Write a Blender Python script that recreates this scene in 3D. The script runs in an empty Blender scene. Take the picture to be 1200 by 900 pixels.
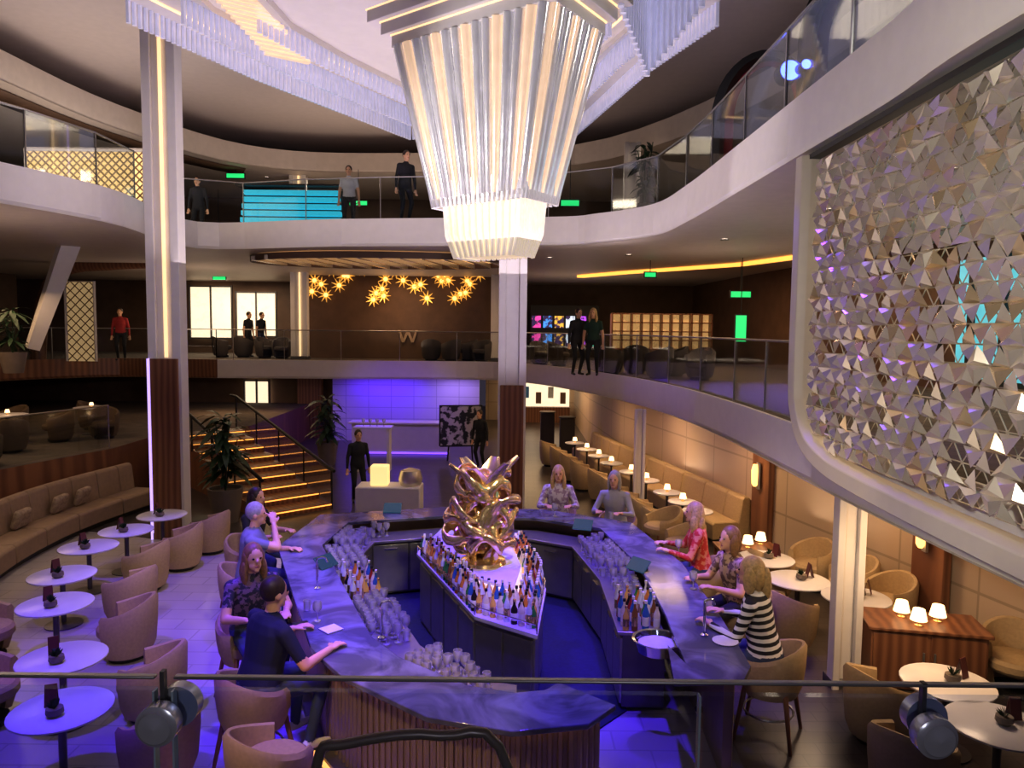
import bpy, math, random
import numpy as np
from mathutils import Vector as V, Matrix as MX
random.seed(7)
sc=bpy.context.scene; col=sc.collection
R=math.radians; PI=math.pi
# ---------------------------------------------------------------- camera
CZ=4.2; F=870.0
RM=MX.Rotation(R(90-4.27),3,'X')@MX.Rotation(R(.6),3,'Z')
cd=bpy.data.cameras.new('camera'); cam=bpy.data.objects.new('camera',cd); col.objects.link(cam)
cd.sensor_width=36; cd.lens=F*36/1200; cd.clip_start=.05
cam.matrix_world=MX.Translation((0,0,CZ))@RM.to_4x4(); sc.camera=cam
def ray(px,py): return RM@V(((px-600)/F,-(py-450)/F,-1))
def P(px,py,z):                      # survey: where a sight line meets the level z
    d=ray(px,py); t=(z-CZ)/d.z; return V((d.x*t,d.y*t,z))
def Q(px,py,Y):
    d=ray(px,py); t=Y/d.y; return V((d.x*t,Y,CZ+d.z*t))
# ---------------------------------------------------------------- materials
def mat(n,c,r=.5,m=0,e=0,ec=None,var=.18,s=5,pat='noise',c2=None):
    a=bpy.data.materials.new(n); a.use_nodes=True; nt=a.node_tree; N=nt.nodes; L=nt.links
    b=N['Principled BSDF']; b.inputs['Roughness'].default_value=r; b.inputs['Metallic'].default_value=m
    c=tuple(c)+(1,); c2=(tuple(c2)+(1,)) if c2 else tuple(x*(1-var) for x in c[:3])+(1,)
    tc=N.new('ShaderNodeTexCoord'); mix=N.new('ShaderNodeMix'); mix.data_type='RGBA'
    mix.inputs[6].default_value=c; mix.inputs[7].default_value=c2
    def ramp(src,lo,hi):
        q=N.new('ShaderNodeMapRange'); q.inputs[1].default_value=lo; q.inputs[2].default_value=hi
        L.new(src,q.inputs[0]); return q.outputs[0]
    if pat in('noise','blot','marble'):
        t=N.new('ShaderNodeTexNoise'); t.inputs['Scale'].default_value=s; t.inputs['Detail'].default_value=4
        if pat=='marble': t.inputs['Distortion'].default_value=1.6
        L.new(tc.outputs['Object'],t.inputs['Vector'])
        o={'noise':(.3,.7),'blot':(.48,.54),'marble':(.42,.66)}[pat]; L.new(ramp(t.outputs['Fac'],*o),mix.inputs[0])
    elif pat=='stripes':
        sp=N.new('ShaderNodeSeparateXYZ'); L.new(tc.outputs['Object'],sp.inputs[0])
        ma=N.new('ShaderNodeMath'); ma.operation='MULTIPLY'; ma.inputs[1].default_value=s; L.new(sp.outputs['Z'],ma.inputs[0])
        mf=N.new('ShaderNodeMath'); mf.operation='FRACT'; L.new(ma.outputs[0],mf.inputs[0]); L.new(ramp(mf.outputs[0],.47,.53),mix.inputs[0])
    elif pat=='wood':
        t=N.new('ShaderNodeTexWave'); t.inputs['Scale'].default_value=s; t.inputs['Distortion'].default_value=5; t.inputs['Detail'].default_value=3
        mp=N.new('ShaderNodeMapping'); mp.inputs['Scale'].default_value=(1,1,.15)
        L.new(tc.outputs['Object'],mp.inputs[0]); L.new(mp.outputs[0],t.inputs['Vector']); L.new(t.outputs['Fac'],mix.inputs[0])
    elif pat in('tile','panel'):
        t=N.new('ShaderNodeTexBrick'); t.inputs['Scale'].default_value=s; t.inputs['Color1'].default_value=c; t.inputs['Color2'].default_value=tuple(x*(1-var) for x in c[:3])+(1,)
        t.inputs['Mortar'].default_value=c2; t.inputs['Mortar Size'].default_value=.008 if pat=='tile' else .006; t.offset=.5 if pat=='tile' else 0
        if pat=='panel':
            sp=N.new('ShaderNodeSeparateXYZ'); cb=N.new('ShaderNodeCombineXYZ'); ad=N.new('ShaderNodeMath'); ad.operation='SUBTRACT'
            L.new(tc.outputs['Object'],sp.inputs[0]); L.new(sp.outputs['X'],ad.inputs[0]); L.new(sp.outputs['Y'],ad.inputs[1])
            L.new(ad.outputs[0],cb.inputs[0]); L.new(sp.outputs['Z'],cb.inputs[1]); L.new(cb.outputs[0],t.inputs['Vector'])
        else: L.new(tc.outputs['Object'],t.inputs['Vector'])
        L.new(t.outputs['Color'],mix.inputs[6]); mix.inputs[0].default_value=0
    L.new(mix.outputs[2],b.inputs['Base Color'])
    if e:
        if ec: b.inputs['Emission Color'].default_value=tuple(ec)+(1,)
        else: L.new(mix.outputs[2],b.inputs['Emission Color'])
        b.inputs['Emission Strength'].default_value=e
    return a
def glass(n,tint=(.9,.95,1),k=1.0,r=.03,body=0):
    a=bpy.data.materials.new(n); a.use_nodes=True; nt=a.node_tree; N=nt.nodes; L=nt.links; N.clear()
    o=N.new('ShaderNodeOutputMaterial'); m=N.new('ShaderNodeMixShader'); t=N.new('ShaderNodeBsdfTransparent'); g=N.new('ShaderNodeBsdfGlossy')
    f=N.new('ShaderNodeFresnel'); f.inputs[0].default_value=1.45; q=N.new('ShaderNodeMath'); q.operation='MULTIPLY'; q.inputs[1].default_value=k
    nz=N.new('ShaderNodeTexNoise'); nz.inputs['Scale'].default_value=2; mr=N.new('ShaderNodeMapRange'); mr.inputs[3].default_value=r; mr.inputs[4].default_value=r+.04
    L.new(nz.outputs['Fac'],mr.inputs[0]); L.new(mr.outputs[0],g.inputs['Roughness'])
    t.inputs[0].default_value=tuple(tint)+(1,); L.new(f.outputs[0],q.inputs[0]); L.new(q.outputs[0],m.inputs[0]); L.new(t.outputs[0],m.inputs[1]); L.new(g.outputs[0],m.inputs[2])
    if body:
        d=N.new('ShaderNodeBsdfDiffuse'); d.inputs[0].default_value=(.95,.94,.95,1); m2=N.new('ShaderNodeMixShader'); m2.inputs[0].default_value=body  # white diffuse mixed in, standing in for the sparkle of lit glass
        L.new(m.outputs[0],m2.inputs[1]); L.new(d.outputs[0],m2.inputs[2]); m=m2
    L.new(m.outputs[0],o.inputs[0])
    return a
W=dict(
 white=mat('white paint',(.78,.74,.70),.45,var=.05), ceil=mat('ceiling paint',(.68,.60,.58),.5,var=.06), ceil2=mat('soffit paint',(.64,.56,.50),.5,var=.08),
 stone=mat('pale stone tile',(.46,.41,.40),.22,var=.08,s=.7,pat='tile',c2=(.36,.32,.31)), dark=mat('dark plank floor',(.085,.068,.06),.3,s=1.2,pat='tile',c2=(.04,.03,.025),var=.3),
 carpet=mat('brown carpet',(.12,.09,.07),.9,var=.4,s=3), wood=mat('walnut veneer',(.28,.125,.06),.4,s=2.5,pat='wood',c2=(.16,.065,.033)),
 brown=mat('dark brown wall',(.14,.078,.046),.6,var=.3,s=2), black=mat('black',(.012,.012,.014),.45), beige=mat('beige wall panel',(.50,.38,.27),.55,s=.30,pat='panel',c2=(.34,.26,.18),var=.06),
 pwall=mat('pale wall panel',(.62,.58,.6),.5,s=.6,pat='panel',c2=(.36,.33,.36),var=.05), steel=mat('brushed steel',(.45,.43,.41),.35,.8), dsteel=mat('dark steel',(.16,.15,.145),.4,.6), chrome=mat('chrome',(.78,.78,.80),.14,1), clamp=mat('satin steel',(.68,.68,.72),.25,.5),
 gold=mat('gold leaf metal',(1,.76,.42),.18,.9,var=.12), champ=mat('champagne metal',(.84,.77,.65),.26,.6,var=.12), champ_glint=mat('pale gold glint metal',(.88,.70,.44),.24,.65,var=.2), ribs=mat('bronze ribs',(.42,.31,.19),.35,.5), emblem=mat('faint bronze',(.42,.28,.17),.5,.2),
 marble=mat('grey marble',(.09,.09,.135),.12,s=1.6,pat='marble',c2=(.23,.23,.32)), ttop=mat('white table top',(.70,.68,.70),.3,var=.06), tan=mat('tan upholstery',(.46,.33,.18),.75,var=.15,s=30), sofam=mat('brown taupe leather',(.31,.21,.135),.6,var=.15,s=12), grey=mat('taupe upholstery',(.50,.37,.17),.8,var=.15,s=30),
 dgrey=mat('charcoal upholstery',(.07,.055,.05),.8,s=30), dbrown=mat('dark brown upholstery',(.13,.085,.05),.8,s=30), cushion=mat('patterned cushion',(.38,.29,.2),.8,s=14,pat='blot',c2=(.29,.21,.15)), leaf=mat('leaf green',(.024,.065,.024),.45,var=.5), pot=mat('stone pot',(.22,.175,.14),.6),
 warm=mat('warm lamp glow',(1,.62,.25),.5,e=2.2,ec=(1,.52,.16)), shade=mat('lamp shade',(1,.8,.55),.6,e=2.2,ec=(1,.66,.34)), strip=mat('warm led strip',(1,.6,.2),.5,e=1.7,ec=(1,.42,.08)), violet=mat('violet led strip',(.4,.2,1),.5,e=2,ec=(.2,.07,1)),
 cool=mat('white led',(1,.95,.9),.5,e=3.5,ec=(1,.9,.8)), lav=mat('lavender led',(.7,.6,1),.5,e=1.3,ec=(.5,.36,1)), cyan=mat('turquoise glow',(.05,.5,.6),.3,e=.6,ec=(.04,.6,.8),s=9), teal=mat('teal window glow',(.1,.45,.5),.3,e=.8,ec=(.15,.6,.7),s=1.2,var=.6), green=mat('green sign glow',(.05,.6,.2),.4,e=.8,ec=(.03,.9,.25)),
 blueg=mat('blue spot glow',(.1,.15,1),.4,e=12,ec=(.06,.1,1)), shop=mat('shop glow',(.9,.75,.55),.5,e=1.0,ec=(1,.82,.58),s=3,var=.5), lattice=mat('backlit lattice glow',(.7,.5,.25),.5,e=.42,ec=(1,.58,.22),s=3,pat='blot',c2=(.3,.2,.1)), lattice2=mat('bright lattice glow',(.9,.7,.35),.5,e=.95,ec=(1,.70,.30),s=7), lattice3=mat('dim lattice glow',(.5,.4,.2),.5,e=.25,ec=(1,.7,.35),s=7),
 frost=mat('frosted crystal',(.88,.83,.76),.25,e=.42,ec=(1,.82,.60),s=12), core=mat('warm crystal core',(.6,.5,.4),.4,e=.65,ec=(1,.76,.48),s=12), rod=mat('pearl glass rod',(.86,.85,.85),.18,.4,e=.06,ec=(.95,.88,.95),s=3), rodw=mat('warm lit rod',(.95,.74,.56),.2,.4,e=.5,ec=(1,.70,.46)), fringe=mat('fringe rod',(.76,.75,.85),.25,.2,e=.2,ec=(.65,.67,1)), ledw=mat('soft warm line',(1,.75,.45),.4,e=1.0,ec=(1,.68,.36)),
 petal=mat('gold flower petal',(.9,.58,.16),.35,.4,e=.6,ec=(1,.5,.08)), screen=mat('dark screen',(.02,.02,.03),.15,e=.15,ec=(.1,.35,.6),s=20), menu=mat('oxblood menu',(.14,.03,.03),.5), paper=mat('paper white',(.8,.78,.75),.6), navy=mat('navy mat',(.012,.015,.06),.6,var=.4,s=20))
GL=glass('balustrade glass',(.92,.95,.96),.38); GF=glass('near balustrade glass',(.86,.90,1),.6); DG=glass('drinking glass',(.94,.95,.98),3.0,.02,.30); GE=mat('glass edge',(.45,.55,.6),.1,.2)  # GF's bluish tint stands in for blue reflections in the near panes
# ---------------------------------------------------------------- mesh builder
class MB:
    def __init__(s): s.v=[];s.f=[];s.m=[]
    def add(s,vs,fs,mi=0):
        k=len(s.v); s.v+=[tuple(x) for x in vs]; s.f+=[tuple(i+k for i in f) for f in fs]; s.m+=[mi]*len(fs); return s
    def box(s,c,d,mi=0,rz=0,mx=None):
        vs=[V((x*d[0]/2,y*d[1]/2,z*d[2]/2)) for x in(-1,1) for y in(-1,1) for z in(-1,1)]
        m=mx if mx else MX.Rotation(rz,3,'Z'); c=V(c)
        return s.add([c+m@v for v in vs],[(0,1,3,2),(4,6,7,5),(0,4,5,1),(2,3,7,6),(0,2,6,4),(1,5,7,3)],mi)
    def loft(s,rings,mi=0,cap=True,closed=True):
        n=len(rings[0]); vs=[p for r in rings for p in r]; fs=[]
        for i in range(len(rings)-1):
            for j in range(n if closed else n-1):
                a=i*n+j; b=i*n+(j+1)%n; fs.append((a,b,b+n,a+n))
        if cap: fs+= [tuple(range(n))[::-1],tuple(range((len(rings)-1)*n,len(rings)*n))]
        return s.add(vs,fs,mi)
    def tube(s,pts,r,n=8,mi=0,flat=1):
        pts=[V(p) for p in pts]; rs=r if isinstance(r,(list,tuple)) else [r]*len(pts); rings=[]; up=None
        for i,p in enumerate(pts):
            t=(pts[min(i+1,len(pts)-1)]-pts[max(i-1,0)]).normalized()
            if up is None: up=V((0,0,1)) if abs(t.z)<.9 else V((0,1,0))
            a=t.cross(up)
            if a.length<1e-4: a=t.orthogonal()
            a.normalize(); b=a.cross(t).normalized(); up=b
            rings.append([p+a*(math.cos(q)*rs[i])+b*(math.sin(q)*rs[i]*flat) for q in[2*PI*k/n for k in range(n)]])
        return s.loft(rings,mi)
    def cap(s,p0,p1,r0,r1,n=10,mi=0):
        p0=V(p0);p1=V(p1);u=(p1-p0).normalized()
        return s.tube([p0-u*r0*.97,p0-u*r0*.6,p0,p0.lerp(p1,.5),p1,p1+u*r1*.6,p1+u*r1*.97],[r0*.2,r0*.8,r0,(r0+r1)/2,r1,r1*.8,r1*.2],n,mi)
    def lathe(s,prof,c=(0,0,0),n=18,mi=0,mx=None):
        c=V(c); mx=mx or MX.Identity(3)
        return s.loft([[c+mx@V((max(r,.0005)*math.cos(2*PI*k/n),max(r,.0005)*math.sin(2*PI*k/n),z)) for k in range(n)] for r,z in prof],mi)
    def ell(s,c,r,n=12,k=8,mi=0,mx=None):
        c=V(c); mx=mx or MX.Identity(3)
        return s.loft([[c+mx@V((r[0]*math.sin(PI*i/k+.001)*math.cos(2*PI*j/n),r[1]*math.sin(PI*i/k+.001)*math.sin(2*PI*j/n),-r[2]*math.cos(PI*i/k))) for j in range(n)] for i in range(k+1)],mi)
    def prism(s,poly,z0,z1,mi=0,mt=None):
        n=len(poly); vs=[(p[0],p[1],z0) for p in poly]+[(p[0],p[1],z1) for p in poly]
        s.add(vs,[tuple(range(n))[::-1]]+[(i,(i+1)%n,(i+1)%n+n,i+n) for i in range(n)],mi)
        return s.add(vs[n:],[tuple(range(n))],mi if mt is None else mt)
    def build(s,name,mats,parent=None,bevel=0,solid=0):
        me=bpy.data.meshes.new(name); me.from_pydata(s.v,[],s.f)
        for m in(mats if isinstance(mats,(list,tuple)) else [mats]): me.materials.append(m)
        me.polygons.foreach_set('material_index',s.m); me.polygons.foreach_set('use_smooth',[True]*len(s.f)); me.update(); me.set_sharp_from_angle(angle=R(38))
        o=bpy.data.objects.new(name,me); col.objects.link(o)
        if parent: o.parent=parent
        if bevel: b=o.modifiers.new('b','BEVEL'); b.width=bevel; b.segments=2; b.limit_method='ANGLE'
        if solid: b=o.modifiers.new('s','SOLIDIFY'); b.thickness=solid
        return o
    def fuse(s,name,vox,it=3):               # union of the overlapping shapes as one smooth skin
        tmp=s.build('tmp',[]); md=tmp.modifiers.new('r','REMESH'); md.mode='VOXEL'; md.voxel_size=vox; ms=tmp.modifiers.new('s','SMOOTH'); ms.factor=.5; ms.iterations=it
        dg=bpy.context.evaluated_depsgraph_get(); me=bpy.data.meshes.new_from_object(tmp.evaluated_get(dg)); bpy.data.objects.remove(tmp)
        me.materials.clear(); me.polygons.foreach_set('use_smooth',[True]*len(me.polygons)); me.name=name; return me
def T(name,label,cat,loc=(0,0,0),rz=0,group=None):
    o=bpy.data.objects.new(name,None); col.objects.link(o); o.empty_display_size=.1; o.location=loc; o.rotation_euler=(0,0,rz); return tag(o,label,cat,group)
def tag(o,label,cat,group=None):
    o['label']=label; o['category']=cat
    if group: o['group']=group
    return o
def struct(o): o['kind']='structure'; return o
def dup(o,loc=None,rz=None,label=None,group=None,parent=None):
    c=o.copy(); col.objects.link(c)
    if parent: c.parent=parent
    if loc is not None: c.location=loc
    if rz is not None: c.rotation_euler=(0,0,rz)
    if label: c['label']=label
    if group: c['group']=group
    for ch in list(o.children): dup(ch,parent=c)
    return c
def wallbox(name,a,b,z0,z1,m,t=.15):
    a=V((a[0],a[1],0));b=V((b[0],b[1],0));d=b-a
    return struct(MB().box(((a+b)/2+V((0,0,(z0+z1)/2))),(d.length,t,z1-z0),rz=math.atan2(d.y,d.x)).build(name,m))
def cr(pts,n=6):
    pts=[V(p) for p in pts]; o=[]
    for i in range(len(pts)-1):
        a=pts[max(i-1,0)];b=pts[i];c=pts[i+1];d=pts[min(i+2,len(pts)-1)]
        for k in range(n):
            t=k/n; o.append(.5*((2*b)+(c-a)*t+(2*a-5*b+4*c-d)*t*t+(3*b-a-3*c+d)*t**3))
    return o+[pts[-1]]
def yaw(d): return math.atan2(-d[0],d[1])
ORD=['nearest','second nearest','third nearest','fourth nearest','fifth nearest','sixth nearest','seventh nearest','eighth nearest','ninth nearest','tenth nearest','eleventh nearest','farthest']
# ---------------------------------------------------------------- setting
struct(MB().prism([(-25,-3),(12,-3),(12,40),(-25,40)],-.2,0).build('floor',W['stone']))
struct(MB().prism([(2.2,-3),(12,-3),(12,40),(-25,40),(-25,20),(-3.4,13.2),(2.2,12.9)],0,.012).build('floor',W['dark']))
C0=V((-2,11,0))
def ring(name,pts,z0,z1,k,ms):
    b=MB(); n=len(pts); I=[V((p[0],p[1],0)) for p in pts]; O=[C0+(p-C0)*k for p in I]; Z0=V((0,0,z0));Z1=V((0,0,z1)); o=V((0,0,0))
    for i in range(n-1):
        a,c,A,Cc=I[i],I[i+1],O[i],O[i+1]
        b.add([a+Z1,c+Z1,Cc+Z1,A+Z1],[(0,1,2,3)],0); b.add([a+Z0,c+Z0,Cc+Z0,A+Z0],[(3,2,1,0)],1)
        nl=(I[i]-C0).normalized()*.06; nc=(I[i+1]-C0).normalized()*.06; h=V((0,0,.07))
        b.add([a+Z0+nl,c+Z0+nc,c+Z0+h,a+Z0+h,c+Z1+h,a+Z1+h,c+Z1+h+nc,a+Z1+h+nl],[(0,1,2,3),(3,2,4,5),(5,4,6,7)],2)
    return struct(b.build(name,ms))
mid=[P(*q,2.45) for q in[(1330,760),(1200,690),(1080,632),(950,567),(850,514),(790,488),(730,470),(670,457),(620,449),(560,445),(400,444),(255,443)]]
mid=cr([V((3.4,2,0))]+[V((p.x,p.y,0)) for p in mid],5)
midL=cr([mid[-1],V((-14,24.5,0)),V((-17,19,0)),V((-18,11,0))],5)
ring('floor',mid,2.45,3.0,3.2,[W['carpet'],W['ceil2'],W['white']]); ring('floor',midL,2.45,3.0,3.2,[W['carpet'],W['ceil2'],W['wood']])
up=[P(*q,6.15) for q in[(1150,45),(1040,120),(940,180),(860,228),(805,260),(765,277),(700,285),(640,288),(400,289),(232,291),(146,266),(85,253),(0,238),(-150,212)]]
up=cr([V((3.2,2,0))]+[V((p.x,p.y,0)) for p in up]+[V((-8.6,3,0))],5)
ring('floor',up,6.15,6.75,3.4,[W['carpet'],W['ceil2'],W['white']])
sof=cr([(6.5,2,0),(6.5,12,0),(5.5,19,0),(2,25,0),(-5,26.5,0),(-9,25.5,0),(-11,21,0),(-11.5,16,0),(-12,8,0),(-12,2,0)],5)
ring('ceiling',sof,9.6,10.2,3.2,[W['ceil'],W['ceil2'],W['ceil2']])
dk=[p+V((0,0,9.58)) for p in sof[25:50]]
struct(MB().loft([[p+(V((p.x,p.y,0))-C0).normalized()*q for q in(.5,1.6)] for p in dk],cap=False,closed=False).build('trim_1',W['brown'],solid=.02))
struct(MB().prism([(-28,-3),(14,-3),(14,42),(-28,42)],11,11.2).build('ceiling',W['ceil']))
struct(MB().prism([(-3,-3),(3,-3),(3,1.6),(-3,1.6)],2.3,2.55).build('floor',W['carpet']))
# lower level walls
wallbox('wall_back',(-6.6,27.3),(-1.2,27.3),0,2.45,W['pwall']); wallbox('wall_left',(-22,28.2),(-6.6,28.2),0,2.45,W['brown']); wallbox('wall_back',(-1.2,34),(6,34),0,2.45,W['beige'])
wr=[(2.9,34),(2.9,27),(3.3,22),(4.95,14),(6.0,10.1),(6.9,6.5),(7.6,1)]
for a,b in zip(wr,wr[1:]): wallbox('wall_right',a,b,0,2.45,W['beige'])
wallbox('wall_left',(-20,-2),(-20,30),0,9.6,W['brown'])
# mid level walls, upper level walls
wallbox('wall_back',(-24,33),(10,33),3,6.15,W['brown']); wallbox('wall_back',(-7.9,28.6),(-.8,28.6),3,6.15,W['brown'],.25)
for a,b in zip([(8,33),(8.3,26),(9.5,14),(9.5,1)],[(8.3,26),(9.5,14),(9.5,1)]): wallbox('wall_right',a,b,3,6.15,W['brown'])
wallbox('wall_back',(-24,32),(9,32),6.75,9.6,W['brown'])
for a,b in zip([(7,32),(8,20),(8,1)],[(8,20),(8,1)]): wallbox('wall_right',a,b,6.75,11,W['black'])
# warm light band in the ceiling of the right middle gallery
struct(MB().loft([[V((x,y,6.06)),V((x,y,6.14)),V((x+.25,y+.1,6.14)),V((x+.25,y+.1,6.06))] for x,y in[(2.3,27),(3.6,25),(5,23.3),(6.4,21.5),(7.2,19)]]).build('trim_5',W['strip']))
# terrace on the left, with its wood fascia
TE=[(-9.35,17.25),(-10.2,14.4),(-10.3,11),(-22,9),(-22,28),(-7.6,28),(-7.6,21.4),(-9.35,19.6)]
struct(MB().prism(TE,0,1.3,0,1).build('floor',[W['wood'],W['carpet']]))
# doors and windows
for i,(x0,x1,y0,y1,Y,m) in enumerate([(224,272,336,396,32.7,'shop'),(278,324,343,394,32.7,'shop'),(288,316,446,516,28,'shop')]):
    a=Q(x0,y1,Y);b=Q(x1,y0,Y); w=MB().box(((a.x+b.x)/2,Y,(a.z+b.z)/2),(b.x-a.x,.06,b.z-a.z)).build('window_%d'%(i+1),W[m]); struct(w)
    f=MB(); cx=(a.x+b.x)/2
    for x in(a.x,cx,b.x): f.box((x,Y-.06,(a.z+b.z)/2),(.06,.1,b.z-a.z+.1))
    for z in(a.z,b.z): f.box((cx,Y-.06,z),(b.x-a.x,.1,.06))
    f.build('window_frame',W['dsteel'],w)
w=struct(MB().box((9.3,11.5,4.5),(.06,11,2.4)).build('window_4',W['teal'])); f=MB()
for y in np.arange(6.0,17.1,1): f.box((9.22,y,4.5),(.1,.12,2.4))
f.build('window_frame',W['black'],w)
# lower wall pilasters with sconces
for i,(px,py,dx) in enumerate([(1110,745,.28),(905,645,.22)]):
    p=P(px,py,0); p.x-=dx; struct(MB().box((p.x,p.y,1.225),(.55,.14,2.45),rz=R(-75)).build('trim_%d'%(i+2),W['wood'],bevel=.01))
    t=T('wall_sconce',['amber glass wall sconce on the wood pilaster beside the lamp cabinet','amber glass wall sconce on the wood pilaster beyond the middle tables'][i],'sconce',(p.x-.11,p.y-.02,1.35))
    MB().box((0,0,.1),(.04,.12,.5)).build('backplate',W['steel'],t); MB().lathe([(.03,-.1),(.06,-.05),(.07,.2),(.04,.32)],(-.06,0,.0),12).build('glass_shade',W['warm'],t)
struct(MB().box((-7.6,27.9,1.2),(.9,.3,2.4)).build('trim_4',W['wood']))
# ---------------------------------------------------------------- columns
def column(label,x,y,z0,z1,w,zs,edge):
    t=T('column',label,'column',(x,y,z0)); h=z1-z0
    MB().box((0,0,h/2),(w*.5,w*.5,h)).build('shaft',W['white'],t,.02)
    for s in(-1,1): MB().box((s*w*.37,-.06,h/2),(w*.26,w*.5,h)).build('edge_fin',W['white'],t,.01)
    if edge:
        for s in(-.48,.06): MB().box((s*w,-w*.34 if s>0 else -w*.22,h/2+zs/2),(w*(.10 if s>0 else .06),.02,h-zs-.05)).build('led_strip',W['ledw'] if s>0 else W['lav'],t)
        if zs: MB().box((-w*.48,-w*.34,zs/2),(w*.05,.1,zs)).build('led_strip',W['lav'],t)
    if zs: MB().box((0,-w*.36,zs/2),(w*.84,.06,zs)).build('wood_cladding',W['wood'],t,.01)
    MB().box((0,0,.06),(w*1.02,w*.75,.12)).build('base',W['dsteel'],t,.01)
column('tall white column with lit strips at the left, wood clad below',-6.72,14.55,0,11,.64,3.55,1)
column('white column behind the gold sculpture, wood clad below',.0,16.6,0,9.3,.62,2.95,0)
column('white column on the back galleries left of the flower lamps',-7.75,27.2,3.0,9.6,.6,0,1); column('white column on the middle gallery right of the flower lamps',-.55,27.4,3.0,6.15,.5,0,0)
p=P(985,803,0); column('plain white column beside the right bar stools',p.x,p.y,0,2.45,.33,0,0); column('slim white column among the far right tables',2.85,16.4,0,2.45,.24,0,0)
p=Q(740,200,22); column('short white column on the top gallery by the tall plant',p.x,22,6.75,9.6,.45,0,0)
a=Q(82,283,19);b=Q(38,408,19); tag(MB().tube([b,a],[.2,.3],4).build('leaning_column',W['white']),'white leaning strut on the middle gallery at far left','column')
# ---------------------------------------------------------------- balustrades
def balustrade(label,pts,z0,h,step=1.4,off=.12):
    pts=[V((p[0],p[1],0)) for p in pts]; pts=[p+(p-C0).normalized()*off for p in pts]
    res=[pts[0]]; acc=0
    for a,b in zip(pts,pts[1:]):
        acc+=(b-a).length
        if acc>=step: res.append(b); acc=0
    if (res[-1]-pts[-1]).length>.2: res.append(pts[-1])
    t=T('glass_balustrade',label,'balustrade',(res[0].x,res[0].y,z0)); o=res[0]
    for a,b in zip(res,res[1:]):
        d=b-a; MB().box((a+b)/2-o+V((0,0,h*.5)),(d.length*.97,.018,h*.96),rz=math.atan2(d.y,d.x)).build('glass_panel',GL,t)
    for a in res: MB().box(a-o+V((0,0,h/2)),(.018,.03,h)).build('post',W['steel'],t)
    MB().tube([p-o+V((0,0,h)) for p in res],.017,8).build('handrail',W['steel'],t)
balustrade('glass balustrade along the curved right edge of the middle gallery',[p for p in mid if p.y>8.6 and p.x>-.2],3.07,1.0)
balustrade('glass balustrade along the straight back edge of the middle gallery',[p for p in mid if p.x<=0 and p.y>12],3.07,1.0)
balustrade('glass balustrade above the wood fascia at far left',midL,3.07,1.0)
balustrade('glass balustrade along the curved right edge of the top gallery',[p for p in up[2:] if p.x>.0],6.82,1.0)
balustrade('glass balustrade along the back edge of the top gallery',[p for p in up if p.x<=0 and p.y>16.9],6.82,1.0)
balustrade('glass balustrade along the left wing of the top gallery',[p for p in up if p.x<=-6 and p.y<16],6.82,1.0)
balustrade('glass balustrade on the raised terrace behind the long sofa',[TE[2],TE[1],TE[0]],1.3,1.0,off=.2)
# foreground balustrade: two panes meeting at a gap on the left
t=T('glass_balustrade','foreground glass balustrade with slim grey rail and round clamps','balustrade',(0,1.02,2.55)); rz=Q(600,797,1.02).z-2.55
xa,xb=Q(183,797,1.02).x,Q(205,797,1.02).x
for x0,x1 in((-1.6,xa),(xb,.27),(.276,1.6)):
    MB().box(((x0+x1)/2,0,rz*.5),(x1-x0,.012,rz*.97)).build('glass_panel',GF,t)
for x in(xa,xb,.27): MB().box((x,-.004,rz*.5),(.003,.012,rz*.97)).build('glass_edge',GE,t)
for x0,x1 in((-1.6,xa),(xb,1.6)): MB().box(((x0+x1)/2,0,rz),(x1-x0,.011,.0045)).build('top_rail',W['steel'],t,.0015)
for px,py in((188,846),(1092,860)):
    q=Q(px,py,1.0)-V((0,1.02,2.55)); mx=MX.Rotation(R(90),3,'X')
    c=MB().lathe([(.0,-.012),(.025,-.012),(.029,-.006),(.029,.014),(.025,.016),(.022,.02),(.012,.021),(0,.024)],q,28,mx=mx).build('clamp_disc',W['clamp'],t)
    MB().box(q+V((-.004,.02,.03)),(.006,.010,.07)).build('clamp_stem',W['dsteel'],c); MB().lathe([(0,-.02),(.030,-.02),(.030,.0),(0,0)],q+V((.010,.03,.006)),24,mx=mx).build('clamp_back',W['clamp'],c)
a,b,c,d=Q(372,893,1.35),Q(404,872,1.35),Q(515,862,1.35),Q(600,912,1.35); g=V((a.x-.02,a.y,2.56)); h=V((d.x+.12,d.y,2.56))
tag(MB().tube(cr([g,g+V((0,0,.55)),a,b,c,d,h],5),.010,10).build('handrail',W['ribs']),'dark bronze bent handrail at the bottom of the picture','handrail')
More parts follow.
